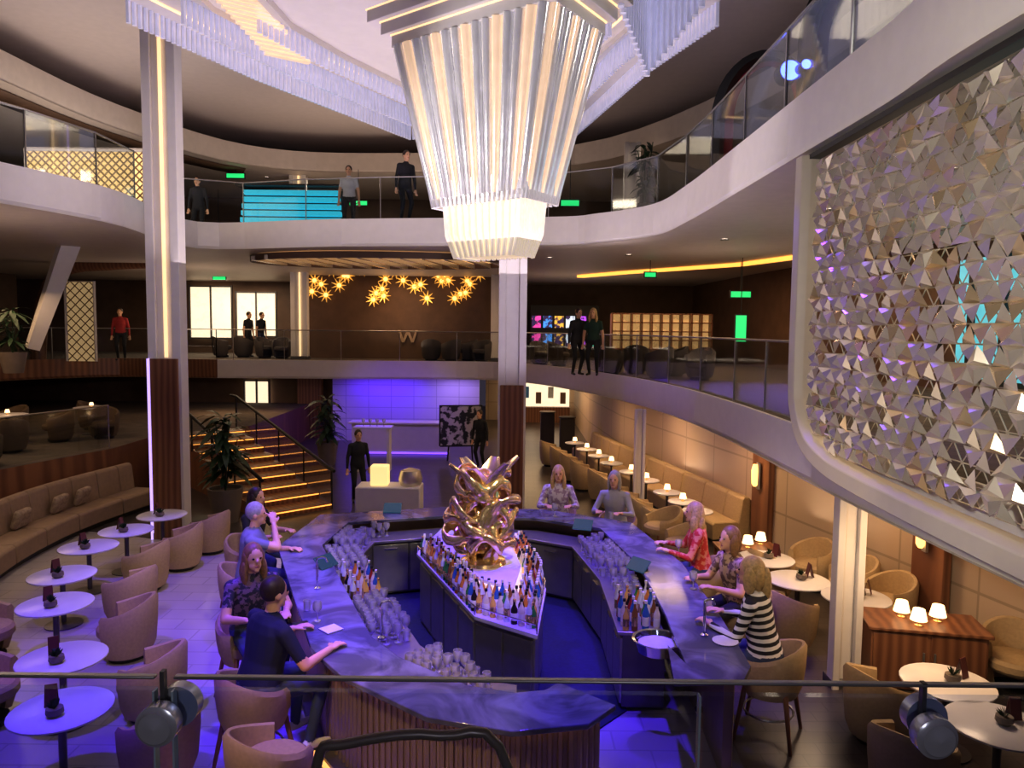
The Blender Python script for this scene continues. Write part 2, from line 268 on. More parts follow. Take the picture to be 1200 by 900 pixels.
# ---------------------------------------------------------------- staircase
B0=V((-4.75,16.3,0)); T0=V((-8.45,20.4,0)); dr=(T0-B0).normalized(); n=9; L=(T0-B0).length/n; sw=1.7
t=T('staircase','wide wooden staircase with warm glowing step edges beside the potted plant','staircase',B0,math.atan2(dr.y,dr.x)-PI/2)
for i in range(n):
    zt=1.3*(i+1)/n; s=MB().box((0,L*(i+.5),zt/2),(sw,L*1.0,zt)).build('step',W['wood'],t)
    MB().box((0,L*i-.012,zt-.03),(sw*.97,.02,.022)).build('led_strip',W['strip'],s)
for s in(-1,1):
    MB().tube([(s*sw*.5,-.1,.9),(s*sw*.5,L*n,2.2),(s*sw*.5,L*n+.4,2.2)],.04).build('handrail',W['black'],t)
    MB().loft([[V((s*sw*.5-.006,0,.1)),V((s*sw*.5+.006,0,.1)),V((s*sw*.5+.006,0,.85)),V((s*sw*.5-.006,0,.85))],[V((s*sw*.5-.006,L*n,1.4)),V((s*sw*.5+.006,L*n,1.4)),V((s*sw*.5+.006,L*n,2.15)),V((s*sw*.5-.006,L*n,2.15))]]).build('glass_side',GL,t)
    for k in range(5): y=L*n*k/4; z=1.3*k/4; MB().tube([(s*sw*.5,y+.02,z),(s*sw*.5,y+.02,z+.92)],.024,6).build('baluster',W['black'],t)
# ---------------------------------------------------------------- furniture makers
def tub_mesh(b,z0,seat,tb,tf,r=.36,th=.075):
    rings=[]
    for k in range(17):
        a=R(-128+16*k); q=abs(k-8)/8; q=q*q*(3-2*q); top=tb+(tf-tb)*q; dx=V((math.sin(a),-math.cos(a),0)); ri=r-th; m=(z0+top)/2
        rings.append([dx*x+V((0,0,z)) for x,z in((r*.80,z0),(r*.93,z0+.12),(r,m+.05),(r*1.02,top-.04),(r-.02,top),(ri+.015,top-.012),(ri,top-.06),(ri*.95,seat),(ri*.75,z0))])
    return b.loft(rings)
def tub_chair(label,m,loc=(0,0,0)):
    t=T('tub_chair',label,'chair',loc)
    tub_mesh(MB(),.07,.36,.80,.62).build('shell',m,t); MB().lathe([(0,.30),(.27,.30),(.305,.34),(.305,.41),(.27,.45),(0,.46)],(0,.04,0),20).build('seat',m,t)
    MB().lathe([(0,0),(.22,0),(.24,.08),(0,.08)],n=20).build('base',W['black'],t); return t
def bar_chair(label,m,loc=(0,0,0)):
    t=T('bar_chair',label,'bar chair',loc)
    tub_mesh(MB(),.48,.68,1.04,.86,.35,.06).build('shell',m,t); MB().lathe([(0,.58),(.27,.58),(.30,.62),(.30,.70),(.26,.735),(0,.74)],(0,.03,0),20).build('seat',m,t)
    for x in(-1,1):
        for y in(-1,1): MB().tube([(x*.30,y*.28,0),(x*.20,y*.19,.6)],[.018,.028],8).build('leg',W['wood'],t)
    MB().tube([(.262*math.cos(q),.246*math.sin(q),.27) for q in[2*PI*k/20 for k in range(21)]],.012,6).build('footrest',W['steel'],t); return t
def round_table(label,loc=(0,0,0),r=.38,group=None):
    t=T('round_table',label,'table',loc,0,group)
    MB().lathe([(0,.69),(r-.02,.69),(r,.70),(r,.715),(r-.008,.72),(0,.72)],n=32).build('tabletop',W['ttop'],t)
    MB().lathe([(.035,.03),(.035,.60),(.09,.69)],n=14).build('stem',W['dsteel'],t); MB().lathe([(0,0),(.24,0),(.24,.015),(.05,.04),(0,.04)],n=24).build('foot',W['dsteel'],t); return t
def lamp(label,loc,s=1,group=None):
    t=T('table_lamp',label,'lamp',loc,0,group)
    MB().lathe([(0,0),(.05*s,0),(.05*s,.012),(.012,.02),(.012,.09*s),(0,.09*s)],n=14).build('base',W['gold'],t)
    MB().lathe([(.0,.07*s),(.095*s,.07*s),(.065*s,.2*s),(0,.2*s)],n=16).build('lamp_shade',W['shade'],t); return t
def menu(label,loc,rz):
    b=MB(); 
    for s in(-1,1): b.box((0,s*.024,.1),(.10,.006,.20),mx=MX.Rotation(s*R(13),3,'X'))
    o=b.build('menu_stand',W['menu']); o.location=loc; o.rotation_euler=(0,0,rz); return tag(o,label,'menu')
def bowlplant(label,loc):
    t=T('bowl_plant',label,'plant',loc); MB().lathe([(0,0),(.05,0),(.075,.03),(.07,.075),(.055,.07),(0,.06)],n=14).build('bowl',W['pot'],t)
    b=MB()
    for k in range(26):
        a=random.random()*6.28; q=random.random()*.9; d=V((math.cos(a)*math.sin(q),math.sin(a)*math.sin(q),math.cos(q))); p=V((0,0,.06)); sd=d.orthogonal().normalized()*.012
        b.add([p,p+d*.05+sd,p+d*.1,p+d*.05-sd],[(0,1,2,3)])
    b.build('foliage',W['leaf'],t); return t
def plant(label,loc,h,potr,poth,n=60,spread=.5):
    t=T('potted_plant',label,'plant',loc)
    b=MB().lathe([(0,0),(potr*.7,0),(potr,poth*.9),(potr*1.03,poth),(potr*.9,poth),(potr*.85,poth*.9),(0,poth*.88)],n=24); b.build('pot',W['pot'],t)
    s=MB(); f=MB()
    for k in range(7):
        a=k*.9; tip=V((math.cos(a)*spread*.45,math.sin(a)*spread*.45,poth+(h-poth)*(.55+.06*k))); s.tube([(0,0,poth*.85),V((tip.x*.3,tip.y*.3,poth+(h-poth)*.3)),tip],.012,6)
    for k in range(n):
        a=k*2.4; z=poth+(h-poth)*random.uniform(.15,.95); e=random.uniform(-.3,.8); l=spread*random.uniform(.55,1)
        d=V((math.cos(a)*math.cos(e),math.sin(a)*math.cos(e),math.sin(e))); sd=V((-math.sin(a),math.cos(a),0)); o=V((math.cos(a)*.05,math.sin(a)*.05,z))
        pts=[]
        for u,w in((0,.01),(.3,.1),(.6,.13),(.85,.07),(1,.005)):
            c=o+d*l*u-V((0,0,l*.5*u*u)); pts.append((c-sd*w*l,c+V((0,0,-.02*w)),c+sd*w*l))
        f.loft([list(q) for q in pts],cap=False,closed=False)
    s.build('stems',W['leaf'],t); f.build('foliage',W['leaf'],t); return t
def sofa(label,path,m,hb=.94):
    path=cr([V((p[0],p[1],0)) for p in path],4); o=path[0]; t=T('sofa',label,'sofa',o)
    def prof(i,pr):
        a=path[max(i-1,0)];b=path[min(i+1,len(path)-1)]; d=(b-a).normalized(); nn=V((d.y,-d.x,0)); return [path[i]-o+nn*u+V((0,0,z)) for u,z in pr]
    bk=[(0,.08),(.02,hb-.05),(.05,hb),(.15,hb),(.20,hb-.05),(.27,.42),(.28,.08)]; st=[(.25,.12),(.25,.42),(.30,.46),(.78,.46),(.83,.42),(.83,.12)]; bs=[(.1,0),(.1,.13),(.72,.13),(.72,0)]
    for i in range(0,len(path)-1):
        j=i+1
        for nm,pr in(('backrest',bk),('seat',st)):
            if nm=='seat':
                if i%2: continue
                j=min(i+2,len(path)-1)
            r=[prof(k,pr) for k in range(i,j+1)]; e=(r[-1][0]-r[0][0]).normalized()*.010; r[0]=[q+e for q in r[0]]; r[-1]=[q-e for q in r[-1]]; MB().loft(r).build(nm,m,t,.02)
            j=i+1
    MB().loft([prof(k,bs) for k in range(len(path))]).build('plinth',W['black'],t); return t,path
# ---------------------------------------------------------------- left lounge
tb=[(72,830),(73,770),(65,707),(73,673),(104,640),(148,621),(190,603)]; proto=None
fc0=tub_chair('x',W['grey']); first=True
for i,(px,py) in enumerate(tb):
    p=P(px,py,.72); l='%s white round table from the camera in the left lounge row'%ORD[i]
    if not proto: proto=round_table(l,(p.x,p.y,0),.43)
    else: dup(proto,(p.x,p.y,0),0,l)
    menu('dark red menu stand on the %s left lounge table'%ORD[i],(p.x-.12,p.y+.05,.722),R(20+13*i))
    bowlplant('small green plant bowl on the %s left lounge table'%ORD[i],(p.x+.02,p.y-.13,.722))
    q=(p.x+.83,p.y+.10+.1*(i%2),0); l='taupe tub chair on the bar side of the %s left lounge table'%ORD[i]; rz=R(80+10*(i%3))
    if first: fc0.location=q; fc0.rotation_euler=(0,0,rz); fc0['label']=l; first=False
    else: dup(fc0,q,rz,l)
for k,(px,py) in enumerate([(5,775),(8,850)]): p=P(px,py,0); dup(fc0,(p.x-.25,p.y,0),R(-80),'taupe tub chair cut by the left edge of the picture, %s one'%['farther','nearer'][k])
so,path=sofa('long brown taupe sofa below the terrace fascia in the left lounge',[(-8.6,10.0),(-9.2,12.2),(-9.35,14.5),(-8.95,17.0)],W['sofam'],1.02)
def pillow(label,loc,rz):
    o=MB().box((0,0,0),(.42,.13,.36)).build('cushion',W['cushion'],bevel=.06); o.modifiers['b'].segments=3; o.location=loc; o.rotation_euler=(R(-18),0,rz); return tag(o,label,'cushion')
for i,k in enumerate((6,8,9)): p=path[k]; pillow('patterned cushion on the long brown taupe sofa, %s of three'%['nearest','middle','farthest'][i],(p.x+.40,p.y+.0,.65),R(-88))
tch=None
for i,(x,y) in enumerate([(-10.8,15.0),(-11.3,16.6),(-13,16.6),(-11.2,18.2),(-12.8,18.9),(-10.4,18.8),(-13.6,17.9),(-11.6,20.4)]):
    l='dark brown terrace tub chair behind the left glass, %s'%ORD[i]
    if tch is None: tch=tub_chair(l,W['dbrown'],(x,y,1.3)); tch['group']='tub chairs on the raised terrace'
    else: dup(tch,(x,y,1.3),R(40*i),l)
for i,(x,y) in enumerate([(-11.9,15.6),(-12.1,17.7),(-11.1,19.5)]):
    dup(proto,(x,y,1.3),0,'%s round table on the raised terrace'%ORD[i]); lamp('small glowing lamp on the %s terrace table'%ORD[i],(x,y,2.022),.6)
plant('large dark leafy plant in a stone pot at the foot of the stairs',(-6.1,15.65,0),2.4,.36,.75,120,.68)
p=P(384,545,0); plant('bushy plant in a stone pot before the violet lit back wall',(p.x,p.y,.012),2.1,.32,.7,90,.7)
p=Q(14,388,18); plant('leafy plant on the middle gallery at the far left edge',(p.x,18,3.0),1.6,.3,.5,60,.5)
p=Q(752,240,17); plant('tall plant on the top gallery at the bend of the balustrade',(p.x+.3,18.4,6.75),2.1,.3,.5,60,.5)
# ---------------------------------------------------------------- right lounge
rt=[(1170,850),(1110,800),(1003,700),(935,680),(897,655)]
for i,(px,py) in enumerate(rt):
    p=P(px,py,.72); dup(proto,(p.x,p.y,.012),0,'%s white round table right of the bar'%ORD[i])
    bowlplant('small green plant bowl on the %s right lounge table'%ORD[i],(p.x+.05,p.y,.734)); menu('dark red menu stand on the %s right lounge table'%ORD[i],(p.x+.2,p.y+.1,.734),R(30*i))
tc0=tub_chair('tan tub chair left of the two nearest right tables',W['tan'],(0,0,0)); p=P(1030,868,0); tc0.location=(p.x,p.y,.012); tc0.rotation_euler=(0,0,R(-70))
for px,py,rz,l in[(1185,812,150,'tan tub chair against the right edge, behind the nearest right table'),(1066,947,-50,'tan tub chair cut by the bottom edge, near the right clamp'),(1040,738,110,'tan tub chair by the wood pilaster'),(998,714,100,'tan tub chair behind the plain white column'),(950,690,120,'tan tub chair facing the middle right tables from the wall'),(924,757,-60,'tan tub chair directly left of the plain white column'),(890,728,-70,'tan tub chair close behind the striped guest'),(902,700,-65,'tan tub chair between the white column and the seated guests')]:
    p=P(px,py,0); dup(tc0,(p.x,p.y,.012),R(rz),l)
far=[]
for px,py,dx in[(740,553,0),(765,563,.15),(790,577,.15),(803,588,.05),(820,599,.05)]: p=P(px,py,.72); far.append((p.x-dx,p.y))
far=far[::-1]+[(2.62,19.2),(2.42,20.3),(2.2,21.4),(1.95,22.6)]
for i,(x,y) in enumerate(far):
    c=dup(proto,(x,y,.012),0,'%s small table along the far right banquette'%ORD[i]); c.scale=(.70,.70,1); lamp('small glowing lamp on the %s far right table'%ORD[i],(x,y,.735),.8)
    dup(tc0,(x-.72,y-.05,.012),R(-80),'tan tub chair on the bar side of the %s far right table'%ORD[i])
sofa('tan banquette built along the beige right wall',[(2.75,23.6),(3.1,21.8),(3.95,18),(4.75,14.4)],W['tan'])
p=P(1076,800,0); t=T('lamp_cabinet','walnut cabinet carrying three glowing lamps beside the pilaster','cabinet',(p.x,p.y,.012),R(-12)); cab=p
MB().box((0,0,.37),(1.25,.6,.70)).build('body',W['wood'],t,.01); MB().box((0,0,.735),(1.33,.68,.04)).build('top',W['wood'],t,.008)
for s in(-1,1): q=MB().box((s*.31,-.305,.37),(.58,.02,.62)).build('door',W['wood'],t,.005); MB().box((s*.06,-.325,.42),(.02,.02,.14)).build('handle',W['steel'],q)
for x,y,l in((-.18,.12,'glowing lamp at the back of the walnut cabinet top'),(-.12,-.15,'glowing lamp at the front of the walnut cabinet top'),(.18,-.02,'glowing lamp at the right of the walnut cabinet top')): lamp(l,(p.x+x,p.y+y,.768),1.0)
p=P(874,640,.6); t=T('lamp_table','low walnut table with three lamps by the red dressed guest','table',(p.x,p.y,.012)); MB().box((0,0,.57),(1.0,.5,.05)).build('tabletop',W['wood'],t,.005)
for x in(-.45,.45):
    for y in(-.2,.2): MB().box((x,y,.275),(.05,.05,.55)).build('leg',W['wood'],t)
for i,x in enumerate((-.3,0,.28)): lamp('glowing lamp on the low walnut table, %s of three'%['left','middle','right'][i],(p.x+x,p.y+(.1 if i!=1 else -.1),.608),1.0)
# ---------------------------------------------------------------- bar
bp=[P(*q,1.1) for q in[(722,826),(690,848),(600,857),(500,840),(400,792),(365,760),(345,702),(325,640),(375,603),(520,594),(640,597),(740,612),(800,660),(845,722),(880,780),(872,796),(790,798)]]
bp=[V((p.x,p.y,0)) for p in bp]
def off(pts,d):
    o=[]
    for i,p in enumerate(pts):
        a=(p-pts[i-1]).normalized() if i else (pts[1]-p).normalized(); b=(pts[i+1]-p).normalized() if i<len(pts)-1 else a
        na=V((a.y,-a.x,0)); nb=V((b.y,-b.x,0)); m=(na+nb).normalized(); o.append(p+m*(d/max(m.dot(na),.62)))
    return o
def strip(b,pa,pb,z0,z1,mi=0):
    return b.loft([[a+V((0,0,z0)),a+V((0,0,z1)),c+V((0,0,z1)),c+V((0,0,z0))] for a,c in zip(pa,pb)],mi)
t=T('bar_counter','large grey marble topped bar counter ringing the bartenders','bar counter')
main=bp[:15]; I1=off(main,.60)
strip(MB(),main,I1,1.05,1.10).build('countertop',W['marble'],t,.008)
MB().prism([bp[14],bp[15],bp[16],bp[16]+V((.1,.75,0)),I1[14]],1.05,1.10).build('countertop',W['marble'],t)
fb=MB(); o1=off(main,.16); strip(fb,o1,off(main,.24),0,1.05)
for a,c in zip(o1,o1[1:]):
    m=max(1,int((c-a).length/.075))
    for k in range(m): q=a.lerp(c,(k+.5)/m); fb.tube([q,q+V((0,0,1.04))],.028,6)
fb.build('ribbed_front',W['ribs'],t); strip(MB(),off(main,.05)[5:],off(main,.08)[5:],1.03,1.05).build('led_strip',W['violet'],t); strip(MB(),off(main,.05)[:6],off(main,.08)[:6],1.03,1.05).build('led_strip',W['strip'],t)
strip(MB(),off(main,.03),off(main,.155),0,.10).build('kick_plate',W['dsteel'],t); strip(MB(),off(main,.005)[:6],off(main,.028)[:6],.02,.07).build('led_strip',W['strip'],t)
wk=main[2:14]; wa=off(main,.60)[2:14]; wb=off(main,1.12)[2:14]
t=T('work_counter','stainless work counter with cabinets on the bartenders side','counter'); strip(MB(),wa,off(main,1.06)[2:14],.05,.86).build('body',W['dsteel'],t); strip(MB(),wa,wb,.86,.90).build('worktop',W['steel'],t,.006)
for a,c in zip(off(main,1.06)[2:14],off(main,1.06)[3:14]):
    d=c-a; m=int(d.length/.5)
    for k in range(m):
        q=a.lerp(c,(k+.5)/m); nn=V((d.y,-d.x,0)).normalized(); rzz=math.atan2(d.y,d.x)
        do=MB().box(q+nn*.012+V((0,0,.45)),(d.length/m*.93,.03,.74),rz=rzz).build('cabinet_door',W['steel'],t,.005); MB().box(q+nn*.04+V((0,0,.76)),(.2,.02,.02),rz=rzz).build('handle',W['chrome'],do)
struct(MB().prism(off(main,1.0)[2:14],.0,.02).build('floor',W['navy']))
# island
ip=[P(*q,1.0) for q in[(488,648),(556,722),(630,745),(640,690),(614,640),(525,612)]]; ic=sum(ip,V())/6
def sc_(k): return [V(((p.x-ic.x)*k+ic.x,(p.y-ic.y)*k+ic.y,0)) for p in ip]
t=T('bar_island','angular bottle island in the middle of the bar','bar island',(0,0,0)); MB().prism(sc_(.93),.0,.95).build('body',W['steel'],t); MB().prism(sc_(1),.95,1.0).build('ledge',W['ttop'],t,.01); MB().prism(sc_(.60),1.0,1.16).build('riser',W['core'],t); MB().prism(sc_(.58),1.16,1.2).build('plinth',W['ttop'],t); MB().prism(sc_(.63),1.0,1.02).build('led_strip',W['ledw'],t)
for a,c in zip(sc_(.94)[0:3],sc_(.94)[1:4]):
    d=c-a; m=max(2,int(d.length/.5))
    for k in range(m): q=a.lerp(c,(k+.5)/m); do=MB().box(q+V((0,0,.48)),(d.length/m*.9,.03,.8),rz=math.atan2(d.y,d.x)).build('cabinet_door',W['steel'],t,.005)
gr=MB(); g2=sc_(.985)
for a,c in zip(g2[:4],g2[1:5]): gr.tube([a+V((0,0,1.1)),c+V((0,0,1.1))],.008,6)
for a in g2[:5]: gr.tube([a+V((0,0,1.0)),a+V((0,0,1.1))],.008,6)
gr.build('gallery_rail',W['chrome'],t)
# bottles
BC=[('green',(.05,.26,.06)),('amber',(.62,.26,.04)),('clear',(.66,.70,.74)),('dark',(.02,.015,.015)),('red',(.32,.03,.02)),('blue',(.04,.14,.38)),('golden',(.8,.52,.1)),('pale',(.72,.66,.48)),('brown',(.26,.11,.03))]
caps=[W['gold'],W['black'],W['paper']]; bots=[]
for i,(nm,c) in enumerate(BC):
    m=mat(nm+' bottle glass',c,.08,var=.1); h=.27+.03*(i%3); r=.034+.004*(i%2)
    b=MB().lathe([(0,0),(r,0),(r,h*.58),(r*.55,h*.72),(.013,h*.8),(.013,h*.93),(0,h*.93)],n=12,mi=0).lathe([(r*1.02,h*.15),(r*1.03,h*.16),(r*1.03,h*.45),(r*1.02,h*.46)],n=12,mi=1).lathe([(0,h*.9),(.017,h*.9),(.017,h),(0,h)],n=10,mi=2)
    o=b.build('bottle',[m,W['paper'] if i%2 else W['gold'],caps[i%3]]); bots.append(tag(o,'','bottle'))
used=set()
def bottle(p,place,k=None):
    k=random.choice((0,1,1,1,2,2,2,3,4,5,6,6,7,7,8)) if k is None else k; l='%s glass bottle %s'%(BC[k][0],place); g='%s bottles %s'%(BC[k][0],place)
    if k in used: dup(bots[k],p,random.random()*6,l,g)
    else: used.add(k); o=bots[k]; o.location=p; o['label']=l; o['group']=g
for q,z in((.92,1.002),(.80,1.002),(.70,1.002)):
    s=sc_(q)
    for e,(a,c) in enumerate(zip(s[:4],s[1:5])):
        m=int((c-a).length/.098)
        for k in range(m): bottle(a.lerp(c,(k+.5)/m)+V((0,0,z)),['along the left side of the bar island','on the front of the bar island','on the right side of the bar island','on the far right side of the bar island'][e])
for k in range(9):
    if k not in used: bottle(sc_(.66)[k%4].lerp(sc_(.66)[k%4+1],.5)+V((0,0,1.002)),'close to the island riser',k)
# glasses
gm=MB().lathe([(0,0),(.036,0),(.034,.005),(.007,.01),(.007,.085),(.022,.10),(.046,.13),(.050,.17),(.044,.21),(.041,.21),(.046,.165),(.020,.108),(0,.1)],n=12).build('wine_glass',DG); tag(gm,'','glass')
tm=MB().lathe([(0,0),(.036,0),(.042,.11),(.039,.11),(.034,.01),(0,.01)],n=12).build('tumbler',DG); tag(tm,'','glass'); gu=[0,0]
def aglass(kind,p,place):
    o=(gm,tm)[kind]; l=('stemmed glass ','clear tumbler ')[kind]+place
    if gu[kind]: dup(o,p,0,l,('stemmed glasses ','tumblers ')[kind]+place)
    else: gu[kind]=1; o.location=p; o['label']=l; o['group']=('stemmed glasses ','tumblers ')[kind]+place
def run(seg,f0,f1,kind,place,rows=(.68,.80,.92,1.03),st=.115):
    for d in rows:
        pth=off(main,d); a,c=pth[seg],pth[seg+1]; a,c=a.lerp(c,f0),a.lerp(c,f1); m=int((c-a).length/st)
        for k in range(m):
            q=a.lerp(c,(k+.5)/m)+V((random.uniform(-.012,.012),random.uniform(-.012,.012),.902))
            if kind<2: aglass(kind if random.random()<.8 else 1-kind,q,place)
            else: bottle(q,place)
run(3,.0,1,0,'lined up on the front work counter'); run(5,.1,1,0,'lined up on the left work counter'); run(2,.55,1,0,'lined up on the front work counter',(.68,.8)); run(6,.05,.45,2,'on the left work counter',(.7,.85,1.0)); run(6,.5,1,0,'at the far left of the work counter'); run(7,.2,1,0,'at the far left of the work counter'); run(8,.0,.35,1,'along the back work counter',(.7,.85))
run(11,.1,.95,0,'lined up on the right work counter'); run(12,.0,.4,1,'on the right work counter',(.7,.82,.95)); run(12,.55,1,2,'on the right front work counter',(.68,.8,.92,1.03))
# taps, tablets, sink, drinks
for i,(px,py) in enumerate([(372,690),(447,748),(825,745)]):
    p=P(px,py,1.1); t=T('bar_tap','slim chrome bar tap on the %s'%['left counter','front counter','right counter'][i],'tap',(p.x,p.y,1.1)); MB().lathe([(0,0),(.04,0),(.04,.015),(.014,.03),(.014,.30),(0,.30)],n=12).build('pillar',W['chrome'],t); MB().tube(cr([(0,0,.29),(.0,.0,.36),(.08,.03,.37),(.11,.04,.31)],4),.011,8).build('spout',W['chrome'],t)
for i,(px,py) in enumerate([(460,600),(683,620),(748,668),(382,664)]):
    p=P(px,py,1.1); t=T('order_tablet','dark order tablet on a stand at the %s'%['back left of the bar','back right of the bar','right side of the bar','left side of the bar'][i],'tablet',(p.x,p.y,1.10),R([0,-20,-50,60][i])); MB().box((0,0,.07),(.3,.02,.2),mx=MX.Rotation(R(-50),3,'X')).build('display',W['screen'],t,.005); MB().box((0,.03,.01),(.16,.14,.02)).build('stand',W['black'],t)
p=P(770,757,.95); t=T('ice_basin','round steel ice basin at the right front work counter','basin',(p.x,p.y,.90)); MB().lathe([(0,0),(.2,0),(.24,.12),(.26,.13),(.23,.125),(.19,.02),(0,.02)],n=24).build('bowl',W['chrome'],t); MB().lathe([(0,.08),(.2,.08),(.1,.11),(0,.12)],n=12).build('ice',W['paper'],t)
for i,(px,py,k,l) in enumerate([(322,640,0,'beside the grey haired guest'),(360,715,1,'before the smiling woman in dark top'),(372,728,0,'beside the man in navy'),(650,605,0,'before the blonde guest at the back of the bar'),(716,608,1,'before the back right guest'),(795,650,0,'before the guest in red'),(812,690,0,'before the tan topped guest'),(830,715,1,'before the striped guest')]):
    p=P(px,py,1.1); aglass(k,p+V((0,0,.002)),l)
for px,py,l in((388,738,'white napkin on the counter right of the man in navy'),(850,752,'white saucer napkin on the right counter by the striped guest')): p=P(px,py,1.1); tag(MB().lathe([(0,0),(.12,.0),(.13,.012),(0,.006)],(p.x,p.y,1.101),4 if px<500 else 16).build('napkin',W['paper']),l,'napkin')
p=P(352,731,1.1); tag(MB().box((p.x,p.y,1.107),(.16,.08,.01),rz=.5).build('phone',W['black'],bevel=.004),'black phone lying on the left counter','phone')
# gold sculpture: upright lacy mass of intertwined loops, flared tips on top
p=P(566,662,1.2); t=T('gold_sculpture','swirling polished gold sculpture standing on the bar island','sculpture',(p.x,p.y+.12,1.2)); MB().lathe([(0,0),(.30,0),(.28,.04),(.20,.06),(0,.06)],n=24).build('base',W['gold'],t)
rs=random.Random(11)
def band(b,pts,w,th):                        # flat band swept along a closed or open path, its flat side turned outwards
    n=len(pts); rows=[]
    for i,c in enumerate(pts):
        tn=(pts[min(i+1,n-1)]-pts[max(i-1,0)]).normalized(); out=V((c.x,c.y,.15*math.sin(i))); out=(out-tn*out.dot(tn)).normalized() if out.length>1e-3 else tn.orthogonal(); sd=tn.cross(out); ww=w[i] if isinstance(w,list) else w
        o_=[c+sd*ww*s+out*(.4*ww*(1-s*s)) for s in(-1,-.5,0,.5,1)]; rows.append([q+out*th for q in o_]+[q-out*th for q in o_[::-1]])
    b.loft(rows)
b=MB()
for k in range(23):
    zc=.16+.94*(k/22); rr=.22+.14*math.sin(PI*min(1,(k+3)/22)); az_=k*2.4; cx,cy=math.cos(az_)*rr*.8,math.sin(az_)*rr*.55; R1=rs.uniform(.14,.20); tilt=MX.Rotation(az_,3,'Z')@MX.Rotation(rs.uniform(.2,1.2),3,'Y')@MX.Rotation(rs.uniform(-.7,.7),3,'X')
    pts=[V((cx,cy,zc))+tilt@V((R1*.35*math.sin(2*q),R1*math.cos(q),R1*1.2*math.sin(q))) for q in[2*PI*i/18 for i in range(19)]]; pts=[V((q.x,q.y,max(q.z,.04))) for q in pts]
    band(b,pts,rs.uniform(.055,.08),.017)
for k in range(5):
    a0=k*1.26; pts=[V((math.cos(a0+2.2*u)*(.12+.18*math.sin(PI*u)),math.sin(a0+2.2*u)*(.10+.14*math.sin(PI*u)),.03+1.1*u)) for u in[i/16 for i in range(17)]]; band(b,pts,.07,.018)
me=b.fuse('looped_body',.0165,3); me.materials.append(W['gold']); o=bpy.data.objects.new('looped_body',me); col.objects.link(o); o.parent=t
for k in range(6):
    a0=k*1.05+.2; b=MB(); d=V((math.cos(a0),math.sin(a0)*.8,0)); hgt=1.16+.12*rs.random(); pts=[d*(.10+.12*u+.22*u**3)+V((0,0,.78+(hgt-.66)*u)) for u in[i/9 for i in range(10)]]; band(b,pts,[.06+.11*math.sin(PI*min(1,.15+.85*i/9))*(1 if i<9 else .2) for i in range(10)],.008); b.build('flared_tip',W['gold'],t)
# ---------------------------------------------------------------- chandelier
a=Q(645,0,9.0); zt=a.z; lf=P(462,54,zt); ff=(lf-a); nrm=V((-ff.y,ff.x,0)).normalized(); nrm=nrm if nrm.y>0 else -nrm; dep=1.25
top=[a,lf,lf+nrm*dep,a+nrm*dep]; zb=6.0
cc=sum(top,V())/4; cc.z=0; bl=P(505,234,zb); br=P(616,220,zb); bd=nrm*.80; bot=[br,bl,bl+bd,br+bd]
t=T('chandelier','huge tapering chandelier of pearly glass rods over the bar','chandelier',(cc.x,cc.y,zt)); o=V((cc.x,cc.y,zt))
for e in range(4):
    n=15 if e%2==0 else 8
    for k in range(n):
        u=(k+.5)/n; A=top[e].lerp(top[(e+1)%4],u)-o; Bq=bot[e].lerp(bot[(e+1)%4],u)-o
        MB().tube([A,Bq],[.080 if e%2==0 else .072,.046],12).build('glass_rod',W['rodw'] if k%3==1 else W['rod'],t)
bm_=sum(bot,V())/4
def sq(k,z): return [V((bm_.x+(q.x-bm_.x)*k,bm_.y+(q.y-bm_.y)*k,z))-o for q in bot]
MB().loft([[V((cc.x+(q.x-cc.x)*.86,cc.y+(q.y-cc.y)*.80,zt-.03))-o for q in top],sq(.82,zb+.1)]).build('inner_core',W['steel'],t)
fr=MB()
A=sq(1.06,6.22);Bq=sq(.98,5.88)
for e in range(4):
    m=20 if e%2==0 else 15
    for k in range(m): u=(k+.5)/m; fr.tube([A[e].lerp(A[(e+1)%4],u),Bq[e].lerp(Bq[(e+1)%4],u)],.030,8)
fr.build('rod_collar',W['rod'],t); fr=MB()
A=sq(.80,5.95);Bq=sq(.76,5.5);Cq=sq(.62,5.18)
for e in range(4):
    for k in range(11): u=(k+.5)/11; fr.tube([A[e].lerp(A[(e+1)%4],u),Bq[e].lerp(Bq[(e+1)%4],u),Cq[e].lerp(Cq[(e+1)%4],u)],.032,8)
fr.build('crystal_drop',W['frost'],t); MB().loft([sq(.46,5.19),sq(.60,5.24),sq(.71,5.5),sq(.76,5.93)]).build('light_core',W['core'],t)
for i,(k,z) in enumerate([(1.03,zt-.02),(1.14,zt+.16),(1.28,zt+.34)]):
    s0=[V((cc.x+(q.x-cc.x)*k,cc.y+(q.y-cc.y)*k*1.05,0)) for q in top]; MB().loft([[V((q.x,q.y,zz))-o for q in s0] for zz in(z,z+.19)]).build('stepped_frame',W['white'],t,.01)
    s1=[V((cc.x+(q.x-cc.x)*(k+.012),cc.y+(q.y-cc.y)*(k+.012)*1.05,0)) for q in top]; MB().loft([[V((q.x,q.y,zz))-o for q in s1] for zz in(z+.16,z+.18)]).build('light_line',W['ledw'],t)
hp=[P(*q,9.4) for q in[(150,0),(300,72),(480,147),(675,142),(760,62),(845,0)]]; hp=[V((p.x,p.y,0)) for p in hp]+[V((3.7,8,0)),V((-6.5,8,0))]
t=T('ceiling_panel','angular white ceiling panel fringed with glass rods above the chandelier','ceiling panel',(0,0,9.4)); MB().prism(hp,.0,.25).build('panel',W['white'],t)
hc=V((-.9,11.4,0))
def hk(k,z): return [hc+(p-hc)*k+V((0,0,z)) for p in hp]
